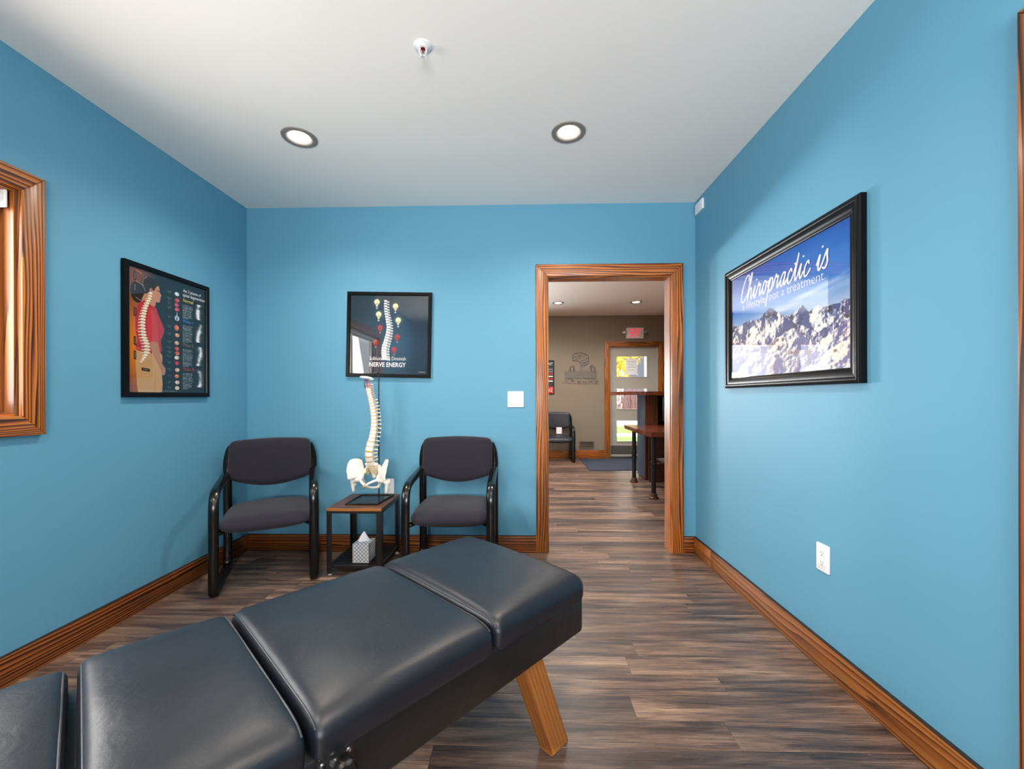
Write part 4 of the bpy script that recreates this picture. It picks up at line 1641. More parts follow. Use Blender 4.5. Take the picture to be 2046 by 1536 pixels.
def ribbon_mesh(name, strokes, w, mat, parent, matrix):
    """brush lettering: each stroke a flat ribbon"""
    b = bmesh.new()
    for k, st in enumerate(strokes):
        zk = 0.00004 * k
        P = catmull([(x, y, zk) for x, y in st], 7) if len(st) > 2 else [Vector((x, y, zk)) for x, y in st]
        if len(st) <= 2:
            P = [P[0], P[0]]
        L, R = [], []
        for i, p in enumerate(P if len(st) > 2 else []):
            p.z += 0.000008 * i / len(P)
            t = (P[min(i + 1, len(P) - 1)] - P[max(i - 1, 0)])
            if t.length < 1e-9:
                t = Vector((1, 0, 0))
            t.normalize()
            nrm = Vector((-t.y, t.x, 0))
            ww = w * (0.72 + 0.42 * abs(t.y))
            L.append(b.verts.new(p + nrm * ww / 2))
            R.append(b.verts.new(p - nrm * ww / 2))
        for i in range(len(L) - 1):
            b.faces.new((R[i], R[i + 1], L[i + 1], L[i]))
        for q2, p in enumerate((P[0], P[-1]) if len(st) > 2 else (P[0],)):
            rr = w * (0.40 if len(st) > 2 else 0.62)
            vs = [b.verts.new(p + Vector((math.cos(a) * rr, math.sin(a) * rr, 0.000012 + 0.000010 * q2))) for a in [2 * PI * q / 10 for q in range(10)]]
            b.faces.new(vs)
    return bm_obj(name, b, mat, parent, matrix)


def moulding(parent, fr, u0, u1, v0, v1, w, depth, mat, prof=None, name='frame_side'):
    """mitred picture-frame sides with a moulded section; (across 0 outer..1 inner, height 0..1 of depth)"""
    prof = prof or [(0, 0), (0, 0.92), (0.12, 1.0), (0.85, 1.0), (1.0, 0.72), (1.0, 0.0)]
    cs = [((u0, v0), (u1, v0), (0, 1)), ((u1, v0), (u1, v1), (-1, 0)), ((u1, v1), (u0, v1), (0, -1)), ((u0, v1), (u0, v0), (1, 0))]
    for (a, b2, inn) in cs:
        d = Vector((b2[0] - a[0], b2[1] - a[1], 0)).normalized()
        bm = bmesh.new()
        A, B = [], []
        for t, hgt in prof:
            off = Vector((inn[0], inn[1], 0)) * (t * w)
            A.append(bm.verts.new(Vector((a[0], a[1], hgt * depth)) + off + d * (t * w)))
            B.append(bm.verts.new(Vector((b2[0], b2[1], hgt * depth)) + off - d * (t * w)))
        for i in range(len(prof)):
            j = (i + 1) % len(prof)
            bm.faces.new((A[i], B[i], B[j], A[j]))
        bm.faces.new(A[::-1])
        bm.faces.new(B)
        bmesh.ops.recalc_face_normals(bm, faces=bm.faces)
        o = bm_obj(name, bm, mat, parent, fr)
        smooth_by_angle(o, 0.5)


# ------------------------------------------------------------------ mountain picture (right wall)
RY0, RY1, RZ0, RZ1 = 1.563, 2.585, 1.206, 1.914
picR = empty('framed_poster', (XR, (RY0 + RY1) / 2, RZ0), 0, 'large black framed poster of snowy mountains with white script lettering', 'poster')
FW = 0.062
moulding(picR, F_right, -RY1, -RY0, RZ0, RZ1, FW, 0.030, M_frame,
         [(0, 0), (0, 0.75), (0.06, 0.9), (0.14, 0.98), (0.24, 1.0), (0.34, 0.93), (0.40, 0.80), (0.46, 0.80), (0.60, 0.78), (0.75, 0.66), (0.86, 0.52), (0.90, 0.56), (0.96, 0.52), (1.0, 0.42), (1.0, 0)])
w_, h_ = RY1 - RY0 - 2 * FW + 0.006, RZ1 - RZ0 - 2 * FW + 0.006
S = Sheet(480, 320, w_ / h_)
U, V = S.u, S.v
sky_t = np.clip(V / 0.56, 0, 1)
top_c, mid_c, low_c = np.array([14, 78, 170]) / 255, np.array([38, 112, 196]) / 255, np.array([168, 186, 214]) / 255
sky = np.where(sky_t[..., None] < 0.6, top_c + (mid_c - top_c) * (sky_t / 0.6)[..., None], mid_c + (low_c - mid_c) * ((sky_t - 0.6) / 0.4)[..., None])
S.c = sky
cl1 = S.noise(3, 14, 5, 4)
diag = V - 0.46 + 0.16 * (U - 0.5)
S.put(np.exp(-(diag / 0.055) ** 2) * np.clip((cl1 - 0.35) * 2.4, 0, 1) * 0.85, [222, 222, 232])
S.put(np.exp(-((V - 0.27 + 0.10 * U) / 0.12) ** 2) * np.clip((cl1 - 0.4) * 1.6, 0, 1) * 0.35, [120, 150, 210])


def ridge(pts, seed, rough):
    xs, ys = zip(*pts)
    base = np.interp(np.linspace(0, 1, S.nx), xs, ys)
    r = np.random.default_rng(seed)
    for k, a in ((30, rough), (70, rough * 0.5), (160, rough * 0.3)):
        base = base + np.interp(np.linspace(0, 1, S.nx), np.linspace(0, 1, k), (r.random(k) - 0.5) * 2 * a)
    return base[None, :]


def mountain(rd_, seed, lit, shade, rock, scale=(10, 8), shift=0.5, contrast=7.0, rockiness=0.5):
    inside = np.clip((V - rd_) * S.ny * 0.8, 0, 1)
    n = S.noise(scale[0], scale[1], seed, 5, 0.46)
    gx = np.gradient(n, axis=1) * S.nx / 14 + np.gradient(n, axis=0) * S.ny / 40
    slope = np.gradient(rd_[0])[None, :] * S.nx * 0.35
    s_ = np.clip(0.5 + shift * 0.0 - (gx * contrast * 0.12 + slope * 0.55), 0, 1)
    s_ = np.clip((s_ - 0.5) * 2.2 + 0.5 + (shift - 0.5), 0, 1)
    col = np.array(shade) / 255 * (1 - s_[..., None]) + np.array(lit) / 255 * s_[..., None]
    nr_ = S.noise(40, 30, seed + 77, 3)
    rk = np.clip((nr_ - (1.0 - rockiness)) * 9, 0, 1) * np.clip(1.25 - (V - rd_) / 0.20, 0.0, 1)
    col = col * (1 - rk[..., None]) + np.array(rock) / 255 * rk[..., None]
    S.put(inside, col)


mountain(ridge([(0, .47), (.1, .49), (.205, .46), (.3, .50), (.441, .46), (.543, .53), (.628, .52), (.704, .495), (.74, .55), (.797, .522), (.86, .545), (.918, .54), (1, .545)], 3, 0.012), 21,
         [238, 232, 230], [66, 78, 128], [48, 46, 62], (7, 6), 0.26, 16, 0.42)
mountain(ridge([(0, .60), (.12, .57), (.25, .52), (.37, .45), (.441, .418), (.50, .47), (.56, .545), (.63, .60), (.72, .66), (.8, .70), (.9, .66), (1, .62)], 9, 0.013), 31,
         [240, 232, 228], [62, 72, 122], [64, 58, 66], (5, 4), 0.40, 20, 0.40)
mountain(ridge([(0, .62), (.1, .66), (.25, .70), (.4, .74), (.55, .66), (.63, .64), (.70, .72), (.8, .78), (.9, .72), (1, .66)], 15, 0.010), 41,
         [244, 232, 222], [96, 100, 146], [120, 96, 84], (5, 5), 0.50, 18, 0.34)
mountain(ridge([(0, .72), (.15, .75), (.35, .80), (.55, .80), (.7, .83), (.85, .86), (1, .80)], 25, 0.008), 51,
         [244, 234, 224], [120, 122, 164], [150, 118, 96], (5, 6), 0.52, 16, 0.30)
mR = F_right @ Matrix.Translation((-(RY0 + RY1) / 2, (RZ0 + RZ1) / 2, 0.010))
pr_ = S.build('mountain_print', w_, h_, M_print, picR, mR)
plate('glass_pane', rect(-RY1 + FW - 0.003, -RY0 - FW + 0.003, RZ0 + FW - 0.003, RZ1 - FW + 0.003), 0.0125, 0.0140, M_glass, picR, F_right)
GL = {
    'C': ([[(1.30, 1.70), (1.28, 2.05), (1.0, 2.2), (.6, 1.9), (.25, 1.2), (.12, .5), (.35, .03), (.8, .1), (1.25, .5)]], 1.25),
    'h': ([[(0, .45), (.38, 1.3), (.58, 2.0), (.5, 2.25), (.34, 1.9), (.25, 1.0), (.2, .0)], [(.2, .05), (.32, .65), (.6, 1.0), (.78, .8), (.74, .3), (.9, .02), (1.15, .4)]], 1.15),
    'i': ([[(0, .4), (.25, 1.0), (.2, .3), (.38, .0), (.65, .4)], [(.40, 1.46), (.405, 1.47)]], .65),
    'r': ([[(0, .4), (.2, .95), (.27, 1.12), (.38, .88), (.62, .92), (.56, .4), (.68, .02), (.95, .4)]], .95),
    'o': ([[(.62, .92), (.35, 1.0), (.12, .55), (.3, .02), (.62, .25), (.66, .8), (.5, 1.0), (.72, .82), (.98, .85)]], .95),
    'p': ([[(0, .45), (.3, 1.05), (.2, .2), (.08, -1.05)], [(.2, .45), (.45, .98), (.76, .85), (.74, .3), (.45, .0), (.25, .16)], [(.45, .0), (.7, .1), (.98, .42)]], .98),
    'a': ([[(.7, .85), (.45, 1.0), (.15, .6), (.2, .08), (.5, .12), (.72, .95)], [(.72, .95), (.66, .3), (.8, .02), (1.05, .4)]], 1.03),
    'c': ([[(.62, .78), (.45, 1.0), (.15, .6), (.25, .04), (.58, .06), (.88, .4)]], .86),
    't': ([[(0, .4), (.32, 1.3), (.42, 1.85), (.28, .5), (.42, .0), (.72, .4)], [(.08, 1.22), (.72, 1.28)]], .70),
    's': ([[(0, .4), (.34, 1.15), (.42, .8), (.56, .35), (.38, .0), (.08, .1)]], .7),
    ' ': ([], .75),
}
strokes = []
x = 0.0
for ch in 'Chiropractic is':
    st, adv = GL[ch]
    for q in st:
        strokes.append([(x + px + 0.28 * py, py) for px, py in q])
    x += adv
allx = [p[0] for q in strokes for p in q]
kx = (0.745 * w_) / (max(allx) - min(allx))
ky = 0.108 * h_
strokes = [[((px - min(allx)) * kx, py * ky) for px, py in q] for q in strokes]
ribbon_mesh('script_lettering', strokes, 0.0082, M_white_ink, pr_, mR @ Matrix.Translation((-w_ / 2 + 0.118 * w_, h_ / 2 - 0.272 * h_, 0.0009)))
text_mesh('lettering', 'a lifestyle, not a treatment.', 0.72 * w_, M_white_ink, pr_, mR @ Matrix.Translation((-w_ / 2 + 0.13 * w_, h_ / 2 - 0.352 * h_, 0.0007)), None, -0.018)

# ------------------------------------------------------------------ nerve energy poster (back wall, hangs a little crooked)
picB = empty('framed_poster', (-0.996, YB, 1.30), 0, 'square black framed poster of a spine and light bulbs above the spine model', 'poster')
FB = F_back @ Matrix.Translation((-0.996, 1.6225, 0)) @ Matrix.Rotation(math.radians(-1.25), 4, 'Z')
hw = 0.3185
moulding(picB, FB, -hw, hw, -hw, hw, 0.026, 0.024, M_frame)
S = Sheet(330, 330, 1.0)
U, V = S.u, S.v
d = np.hypot(U - 0.62, (V - 0.62))
bg = np.clip(1 - d / 0.75, 0, 1)[..., None]
S.c = np.array([20, 30, 40]) / 255 * (1 - bg) + np.array([44, 74, 98]) / 255 * bg
S.put(np.exp(-((V - 0.2 + 0.45 * (U - 0.6) ** 2) / 0.10) ** 2) * (U > 0.4) * 0.25, [70, 84, 100])


def chain_pts(pts, n):
    P = catmull([(a, b, 0) for a, b in pts], 24)
    L = [0]
    for a, b in zip(P[:-1], P[1:]):
        L.append(L[-1] + (b - a).length)
    out = []
    for k in range(n):
        s_ = L[-1] * k / (n - 1)
        for i in range(len(P) - 1):
            if L[i + 1] >= s_:
                t = (s_ - L[i]) / max(1e-9, L[i + 1] - L[i])
                out.append((P[i].lerp(P[i + 1], t), (P[i + 1] - P[i]).normalized()))
                break
    return out


for k, (p, t) in enumerate(chain_pts([(.452, .07), (.452, .14), (.462, .22), (.482, .31), (.497, .40), (.49, .49), (.468, .58), (.448, .66), (.446, .73), (.455, .80)], 23)):
    f = k / 22
    wv = 0.026 + 0.020 * f
    hv = 0.012 + 0.007 * f
    nx_, ny_ = -t.y, t.x
    # spinous side to the right
    for q in (0.5, 0.8, 1.1):
        S.ell(p.x + wv * 1.0 * q + 0.004, p.y + 0.008 + 0.006 * q, 0.012, hv * 0.75, [196, 198, 200])
    S.poly([(p.x - wv * 0.9, p.y - hv), (p.x + wv * 0.5, p.y - hv * 0.7), (p.x + wv * 0.5, p.y + hv * 0.9), (p.x - wv * 0.9, p.y + hv * 0.75)], [232, 232, 230])
    S.line([(p.x - wv * 0.9, p.y + hv), (p.x + wv * 0.6, p.y + hv * 1.1)], 0.0022, [120, 122, 126])
for (bx, by) in ((.337, .085), (.575, .135), (.362, .24), (.613, .313)):
    S.ell(bx, by, .068, .068, [255, 236, 170], 0.55, 1.0)
    S.ell(bx, by, .040, .040, [30, 34, 40])
    S.poly([(bx - .024, by + .03), (bx + .024, by + .03), (bx + .015, by + .066), (bx - .015, by + .066)], [30, 34, 40])
    S.ell(bx, by, .034, .034, [250, 236, 190])
    S.poly([(bx - .018, by + .026), (bx + .018, by + .026), (bx + .010, by + .058), (bx - .010, by + .058)], [250, 236, 190])
    S.line([(bx - .012, by + .012), (bx - .004, by + .022), (bx + .004, by + .022), (bx + .012, by + .012)], .003, [150, 130, 70])
    S.line([(bx - .006, by + .022), (bx - .006, by + .05)], .002, [90, 80, 50])
    S.line([(bx + .006, by + .022), (bx + .006, by + .05)], .002, [90, 80, 50])
    S.ell(bx, by + .078, .013, .013, [176, 190, 204])
    S.line([(bx - .011, by + .074), (bx + .011, by + .074)], .002, [70, 80, 92])
for (bx, by) in ((.385, .41), (.330, .595), (.605, .525), (.568, .685)):
    S.ell(bx, by, .06, .06, [150, 50, 40], 0.7, 1.0)
    S.ell(bx, by, .032, .032, [178, 58, 44], 0.9)
    S.poly([(bx - .02, by + .022), (bx + .02, by + .022), (bx + .012, by + .055), (bx - .012, by + .055)], [150, 48, 40], .8)
    S.line([(bx - .014, by), (bx, by + .02), (bx + .014, by)], .003, [110, 30, 26])
    S.ell(bx, by + .066, .011, .011, [128, 120, 128])
ws = 2 * (hw - 0.026) + 0.006
mB = FB @ Matrix.Translation((0, 0, 0.012))
pb = S.build('spine_print', ws, ws, M_print, picB, mB)
plate('glass_pane', rect(-hw + .024, hw - .024, -hw + .024, hw - .024), 0.0150, 0.0165, M_glass_c, picB, FB)
text_mesh('lettering', 'Subluxations Diminish', 0.463 * ws, M_white_ink, pb, mB @ Matrix.Translation((-0.243 * ws, -0.322 * ws, 0.0008)), 0.046 * ws, -0.004)
text_mesh('lettering', 'NERVE ENERGY', 0.466 * ws, M_white_ink, pb, mB @ Matrix.Translation((-0.245 * ws, -0.405 * ws, 0.0008)), 0.058 * ws, 0.022)
text_mesh('small_lettering', 'chiropractic', 0.085 * ws, M_white_ink, pb, mB @ Matrix.Translation((0.385 * ws, -0.47 * ws, 0.0008)))

# ------------------------------------------------------------------ spinal degeneration poster (left wall)
LY0, LY1, LZ0, LZ1 = 2.096, 2.677, 1.160, 1.883
picL = empty('framed_poster', (XL, (LY0 + LY1) / 2, LZ0), 0, 'black framed anatomy poster of a woman in a red top on the window wall', 'poster')
FWL = 0.027
moulding(picL, F_left, LY0, LY1, LZ0, LZ1, FWL, 0.024, M_frame)
wl_, hl_ = LY1 - LY0 - 2 * FWL + 0.006, LZ1 - LZ0 - 2 * FWL + 0.006
S = Sheet(330, 420, wl_ / hl_)
U, V = S.u, S.v
S.c = np.ones_like(S.c) * np.array([24, 36, 44]) / 255
g = np.clip(1 - U / 0.36, 0, 1) ** 0.7
gv = np.exp(-((V - 0.62) / 0.35) ** 2)
S.put(np.clip(g * 1.3, 0, 1) * (V >= -1), np.clip(np.stack([0.42 + 0.42 * gv, 0.24 + 0.22 * gv, 0.20 - 0.10 * gv], -1), 0, 1))
S.put(np.clip((U - 0.20) / 0.16, 0, 1), [24, 36, 44])
S.put(np.clip(1 - U / 0.4, 0, 1) * np.clip(1 - V / 0.12, 0, 1) * 0.6, [128, 76, 74])
skin, hair, red, tan = [186, 128, 96], [38, 28, 26], [176, 42, 50], [196, 150, 100]
S.ell(.105, .195, .075, .085, hair, 0.95)                                   # bun
S.poly([(.10, .66), (.37, .66), (.385, .80), (.375, 1.02), (.135, 1.02), (.095, .86), (.088, .74)], tan, 1, 4)        # trousers
S.put((np.abs(U - (.28 + .03 * np.sin(V * 9))) < .003) * (V > .80) * 0.5, [150, 110, 70])
S.poly([(.215, .16), (.30, .20), (.31, .27), (.24, .31), (.15, .27)], skin, 1, 3)                                     # neck
S.poly([(.225, .10), (.27, .06), (.335, .08), (.358, .115), (.362, .145), (.385, .175), (.372, .185), (.376, .203), (.366, .212), (.362, .232), (.325, .238), (.285, .225), (.24, .19)], skin, 1, 3)   # face
S.poly([(.14, .14), (.165, .075), (.24, .045), (.315, .06), (.35, .09), (.318, .115), (.295, .15), (.26, .135), (.245, .165), (.20, .19), (.155, .185)], hair, 1, 4)
S.ell(.258, .155, .018, .024, [168, 104, 78])
S.ell(.345, .142, .008, .005, [40, 26, 22])
S.line([(.352, .206), (.372, .204)], .002, [120, 56, 50])
S.poly([(.155, .262), (.215, .242), (.26, .275), (.315, .285), (.36, .36), (.385, .40), (.418, .455), (.408, .50), (.375, .56), (.368, .66), (.10, .66), (.105, .58), (.085, .50), (.085, .40), (.105, .31)], red, 1, 5)
S.poly([(.24, .30), (.30, .34), (.33, .44), (.34, .58), (.24, .60), (.21, .44)], [196, 58, 64], 1, 4)                  # sleeve
S.poly([(.245, .585), (.338, .578), (.368, .68), (.398, .76), (.432, .79), (.425, .84), (.395, .845), (.372, .80), (.31, .72), (.26, .65)], [176, 120, 92], 1, 4)
spine = chain_pts([(.258, .175), (.245, .22), (.20, .30), (.172, .38), (.165, .46), (.178, .54), (.208, .60), (.212, .66), (.185, .71), (.15, .75)], 26)
for k, (p, t) in enumerate(spine):
    f = k / 25
    wv = 0.020 + 0.018 * min(1, f * 1.4) if f < 0.88 else 0.026 - 0.016 * (f - 0.88) / 0.12
    for q in (-1.5, -0.9):
        S.ell(p.x + wv * q * 0.9, p.y + 0.006, wv * 0.42, 0.006, [206, 184, 158])
    S.ell(p.x, p.y, wv, 0.0105, [236, 220, 196])
    S.line([(p.x - wv, p.y + 0.011), (p.x + wv * .9, p.y + 0.011)], 0.0016, [110, 78, 64])
S.line([(.215, .05), (.17, .08), (.16, .13), (.20, .17)], .0022, [190, 170, 160], .8)
for vv_ in (.07, .16, .355, .585, .70):
    S.poly([(.066, vv_ - .036), (.094, vv_ - .030), (.094, vv_ + .040), (.066, vv_ + .034)], [22, 20, 22], .95)
    S.line([(.080, vv_ - .022), (.080, vv_ + .024)], .0030, [176, 160, 140], .7)
for pa in ([(.09, .02), (.16, .04)], [(.09, .11), (.18, .13)], [(.09, .24), (.15, .26)], [(.09, .50), (.15, .51)], [(.08, .64), (.15, .65)], [(.08, .74), (.14, .755)]):
    S.line(pa, .0018, [220, 170, 120], .9)
S.poly([(.15, .795), (.245, .803), (.245, .828), (.15, .820)], [26, 22, 22], 1)
S.line([(.17, .808), (.225, .813)], .003, [170, 150, 120], .8)
icons = [(.12, [200, 206, 212]), (.175, [190, 70, 64]), (.215, [176, 60, 80]), (.255, [190, 70, 80]), (.335, [168, 186, 204]), (.42, [206, 96, 72]), (.485, [200, 140, 96]), (.555, [196, 150, 116]),
         (.605, [190, 70, 56]), (.645, [196, 80, 60]), (.685, [214, 196, 176]), (.735, [170, 40, 50]), (.795, [206, 170, 140]), (.85, [196, 110, 80]), (.905, [206, 186, 164]), (.955, [214, 196, 168])]
for k, (vv_, col) in enumerate(icons):
    uu = .585 + .004 * math.sin(k * 2.3)
    big = 1.5 if k in (4, 5) else 1.0
    S.ell(uu, vv_, .030, .017 * big, col)
    S.ell(uu + .014 * math.sin(k * 1.7), vv_ - .006 * math.cos(k), .014, .009 * big, [min(255, c + 30) for c in col])
    if k == 4:
        S.line([(uu, vv_ - .045), (uu, vv_ + .02)], .005, [24, 36, 44])
        S.line([(uu, vv_ - .05), (uu, vv_ - .01)], .003, [190, 200, 210])
    S.paragraph(.455, .515, vv_ - .012, vv_ + .012, 2 if k % 3 else 3, [176, 180, 184], 100 + k, .5, True)
    S.line([(.40 - .06 * abs(k - 4) / 12, .28 + .022 * k), (.45, vv_)], .0008, [120, 128, 132], .25)
for k, (v0_, v1_, nl) in enumerate(((.195, .325, 10), (.380, .540, 14), (.598, .760, 14), (.815, .965, 12))):
    S.paragraph(.665, .815, v0_, v1_, nl, [206, 210, 212], 200 + k, .72)
    xa, xb, ya, yb = .845, .975, v0_ - .035, v1_ - .02
    n_ = S.noise(16, 30, 300 + k, 4)
    band_ = np.exp(-((U - (.905 + .02 * np.sin(V * 20 + k))) / .028) ** 2)
    gy_ = np.clip(0.15 + 0.9 * band_ * n_ * 1.6 + 0.25 * (n_ - 0.4), 0, 0.95)
    S.put(((U > xa) & (U < xb) & (V > ya) & (V < yb)).astype(float), np.stack([gy_, gy_, gy_ * 1.02], -1))
S.paragraph(.12, .95, .978, .992, 1, [190, 190, 190], 400, .5)
mL = F_left @ Matrix.Translation(((LY0 + LY1) / 2, (LZ0 + LZ1) / 2, 0.012))
plp = S.build('anatomy_print', wl_, hl_, M_print, picL, mL)
plate('glass_pane', rect(LY0 + FWL - .003, LY1 - FWL + .003, LZ0 + FWL - .003, LZ1 - FWL + .003), 0.0150, 0.0165, M_glass, picL, F_left)
M_yel = simple('yellow_ink', srgb(226, 206, 60), 0.5, var=0)
M_blu = simple('blue_ink', srgb(44, 128, 196), 0.5, var=0)
M_olv = simple('olive_ink', srgb(128, 108, 66), 0.5, var=0)
M_crm = simple('crimson_ink', srgb(176, 38, 66), 0.5, var=0)


def ltext(body, u, v, wfrac, mat, hfrac=None, off=0.0):
    text_mesh('lettering', body, wfrac * wl_, mat, plp, mL @ Matrix.Translation(((u - .5) * wl_, (.5 - v) * hl_, 0.0008)), hfrac * hl_ if hfrac else None, off)


ltext('the 3 phases of', .67, .082, .26, M_white_ink, .036)
ltext('spinal degeneration', .665, .122, .325, M_white_ink, .038)
ltext('Normal', .668, .172, .145, M_yel, .030)
ltext('Phase I', .668, .360, .14, M_blu, .030)
ltext('Phase II', .668, .575, .145, M_olv, .030)
ltext('Phase III', .668, .795, .155, M_crm, .030)

# ------------------------------------------------------------------ switch, outlets, thermostat sensor
sw = empty('light_switch', (-0.05, YB, 1.08), 0, 'white double rocker light switch beside the doorway', 'light switch')
plate('cover_plate', rrect(-0.109, 0.011, 1.079, 1.197, 0.006), 0, 0.006, M_white_plastic, sw, F_back, 0.002)
for c in (-0.072, -0.026):
    rk = plate('rocker', rect(c - 0.016, c + 0.016, 1.103, 1.172), 0.006, 0.009, M_white_plastic, sw, F_back, 0.001)
    plate('rocker_shadow_gap', rect(c - 0.0175, c + 0.0175, 1.1015, 1.1735), 0.006, 0.0063, simple('grey_gap', srgb(170, 170, 174), 0.6) if c < -0.05 else bpy.data.materials['grey_gap'], sw, F_back)


def outlet(fr, uc, vc, label):
    o = empty('wall_outlet', fr @ Vector((uc, vc - 0.058, 0)), 0, label, 'outlet')
    plate('cover_plate', rrect(uc - 0.036, uc + 0.036, vc - 0.058, vc + 0.058, 0.004), 0, 0.006, M_white_plastic, o, fr, 0.0015)
    plate('cover_screw', circle(uc, vc, 0.003, 10), 0.006, 0.007, M_white_plastic, o, fr)
    for s_ in (-1, 1):
        cv = vc + s_ * 0.020
        f = plate('receptacle', rrect(uc - 0.0165, uc + 0.0165, cv - 0.0145, cv + 0.0145, 0.008), 0.006, 0.0078, M_white_plastic, o, fr, 0.0006)
        for du in (-0.006, 0.006):
            plate('slot', rect(uc + du - 0.0012, uc + du + 0.0012, cv - 0.001, cv + 0.007), 0.0076, 0.0080, M_dark_slot, f, fr)
        plate('slot', circle(uc, cv - 0.008, 0.0024, 8), 0.0076, 0.0080, M_dark_slot, f, fr)
    return o


outlet(F_right, -1.787, 0.470, 'white wall outlet low on the picture wall')
outlet(F_back, -1.000, 0.486, 'white wall outlet behind the spine model')
vn = empty('wall_vent', (XR, 2.998, 2.478), 0, 'small white wall vent cover high in the corner above the doorway', 'vent')
plate('cover', rrect(-3.062, -2.934, 2.481, 2.554, 0.004), 0, 0.012, M_white_plastic, vn, F_right, 0.003)
for k in range(5):
    plate('louvre', rect(-3.048, -2.948, 2.492 + k * 0.011, 2.496 + k * 0.011), 0.012, 0.014, M_white_plastic, vn, F_right)

# ------------------------------------------------------------------ recessed ceiling lights
M_lens = emission('warm_lamp_lens', (1.0, 0.80, 0.55, 1), 14.0)
M_baffle = simple('baffle_grey', srgb(132, 126, 120), 0.5, var=0.05)


def downlight(x, y, z, label, energy, group):
    o = empty('recessed_light', (x, y, z), 0, label, 'ceiling light', group)
    lathe('trim_ring', [(0.092, 0.0), (0.090, -0.005), (0.078, -0.007), (0.066, -0.004), (0.060, 0.004), (0.064, 0.006), (0.092, 0.001)], M_baffle, o, Matrix.Identity(4), 40, True, 0.6, True)
    lathe('lens', [(0.0, -0.0045), (0.040, -0.004), (0.055, -0.001), (0.062, 0.003)], M_lens, o, Matrix.Identity(4), 32, True)
    l = lamp('downlight_lamp', 'SPOT', (x, y, z - 0.02), (0, 0, -1), energy, (1.0, 0.88, 0.74) if y < 3 else (1.0, 0.95, 0.90), spot_size=math.radians(150), spot_blend=0.9, shadow_soft_size=0.055)
    attach(l, o)
    return o


G1 = 'recessed lights in the treatment room ceiling'
downlight(-1.226, 2.248, HC, 'round recessed ceiling light above the spine poster, left one', 78, G1)
downlight(0.254, 2.245, HC, 'round recessed ceiling light in front of the doorway, right one', 78, G1)
downlight(-1.226, 0.35, HC, 'recessed ceiling light above the head of the bench, out of view', 78, G1)
downlight(0.254, 0.35, HC, 'recessed ceiling light above the camera', 78, G1)
G2 = 'recessed lights in the reception ceiling'
downlight(0.582, 6.68, HC2, 'left recessed reception light seen through the doorway', 100, G2)
downlight(1.826, 6.66, HC2, 'right recessed reception light seen through the doorway', 100, G2)
downlight(0.582, 4.9, HC2, 'recessed reception light just beyond the doorway, out of view', 100, G2)
downlight(2.9, 5.2, HC2, 'recessed reception light above the desk, out of view', 100, G2)
downlight(-1.6, 5.4, HC2, 'recessed reception light left of the doorway, out of view', 100, G2)

# ------------------------------------------------------------------ fire sprinkler
spk = empty('fire_sprinkler', (-0.402, 1.677, HC), 0, 'white fire sprinkler with a red bulb on the ceiling', 'sprinkler')
lathe('escutcheon', [(0.0, -0.010), (0.018, -0.011), (0.022, -0.008), (0.034, -0.004), (0.037, 0.0), (0.0, 0.0)], M_white_plastic, spk, Matrix.Identity(4), 30, True)
lathe('bulb', [(0.0, -0.012), (0.0035, -0.014), (0.004, -0.022), (0.003, -0.032), (0.0, -0.034)], M_red_glass, spk, Matrix.Identity(4), 12, True)
lathe('orifice', [(0.0, -0.013), (0.009, -0.013), (0.010, -0.006), (0.0, -0.006)], M_red_glass, spk, Matrix.Identity(4), 14, True)
for sx in (-1, 1):
    tube('frame_arm', catmull([(sx * 0.011, 0, -0.006), (sx * 0.014, 0, -0.022), (sx * 0.009, 0, -0.036), (0, 0, -0.042)], 5), 0.0022, M_white_plastic, spk, None, 8, (0, 1, 0), False, True)
b = bmesh.new()
for k in range(10):
    a = 2 * PI * k / 10
    m = Matrix.Rotation(a, 4, 'Z')
    bb = box_bm(0.003, 0.015, -0.0022, 0.0022, -0.045, -0.0435)
    bmesh.ops.transform(bb, matrix=m, verts=bb.verts)
    tmp = bpy.data.meshes.new('t')
    bb.to_mesh(tmp)
    bb.free()
    b.from_mesh(tmp)
    bpy.data.meshes.remove(tmp)
bm_obj('deflector', b, M_white_plastic, spk, None, False, True)

# ------------------------------------------------------------------ reception: exit door
t3 = empty('trim_3', ((ED[0] + ED[1]) / 2, Y3, 0))
structure(t3, 'scorched pine frame around the grey exit door', 'door frame')
casing(t3, F_far, ED[0], ED[1], 0.0, ED[3], 0.103, 0.02, M_pine)
d2 = empty('door_2', ((ED[0] + ED[1]) / 2, Y3 + 0.04, 0))
structure(d2, 'grey exit door with three glass panes', 'door')
PANES = [(1.772, 2.330, 1.523, 1.905), (1.772, 2.330, 0.925, 1.300), (1.772, 2.330, 0.318, 0.700)]
b = bmesh.new()
du0, du1, dv0, dv1 = ED[0] + 0.012, ED[1] - 0.012, 0.04, ED[3] - 0.008
us = [du0, PANES[0][0], PANES[0][1], du1]
vs_ = [dv0, PANES[2][2], PANES[2][3], PANES[1][2], PANES[1][3], PANES[0][2], PANES[0][3], dv1]
for i in range(3):
    for j in range(7):
        if i == 1 and j in (1, 3, 5):
            continue
        box_bm(us[i], us[i + 1], vs_[j], vs_[j + 1], -0.075, -0.035, 0, 1, b)
bmesh.ops.remove_doubles(b, verts=b.verts, dist=1e-5)
seen = {}
for f in list(b.faces):
    key = tuple(sorted(v.index for v in f.verts))
b.verts.index_update()
for f in list(b.faces):
    key = tuple(sorted(v.index for v in f.verts))
    seen.setdefault(key, []).append(f)
dead = [f for fs in seen.values() if len(fs) > 1 for f in fs]
bmesh.ops.delete(b, geom=dead, context='FACES_ONLY')
bm_obj('door_slab', b, M_door_grey, d2, F_far)
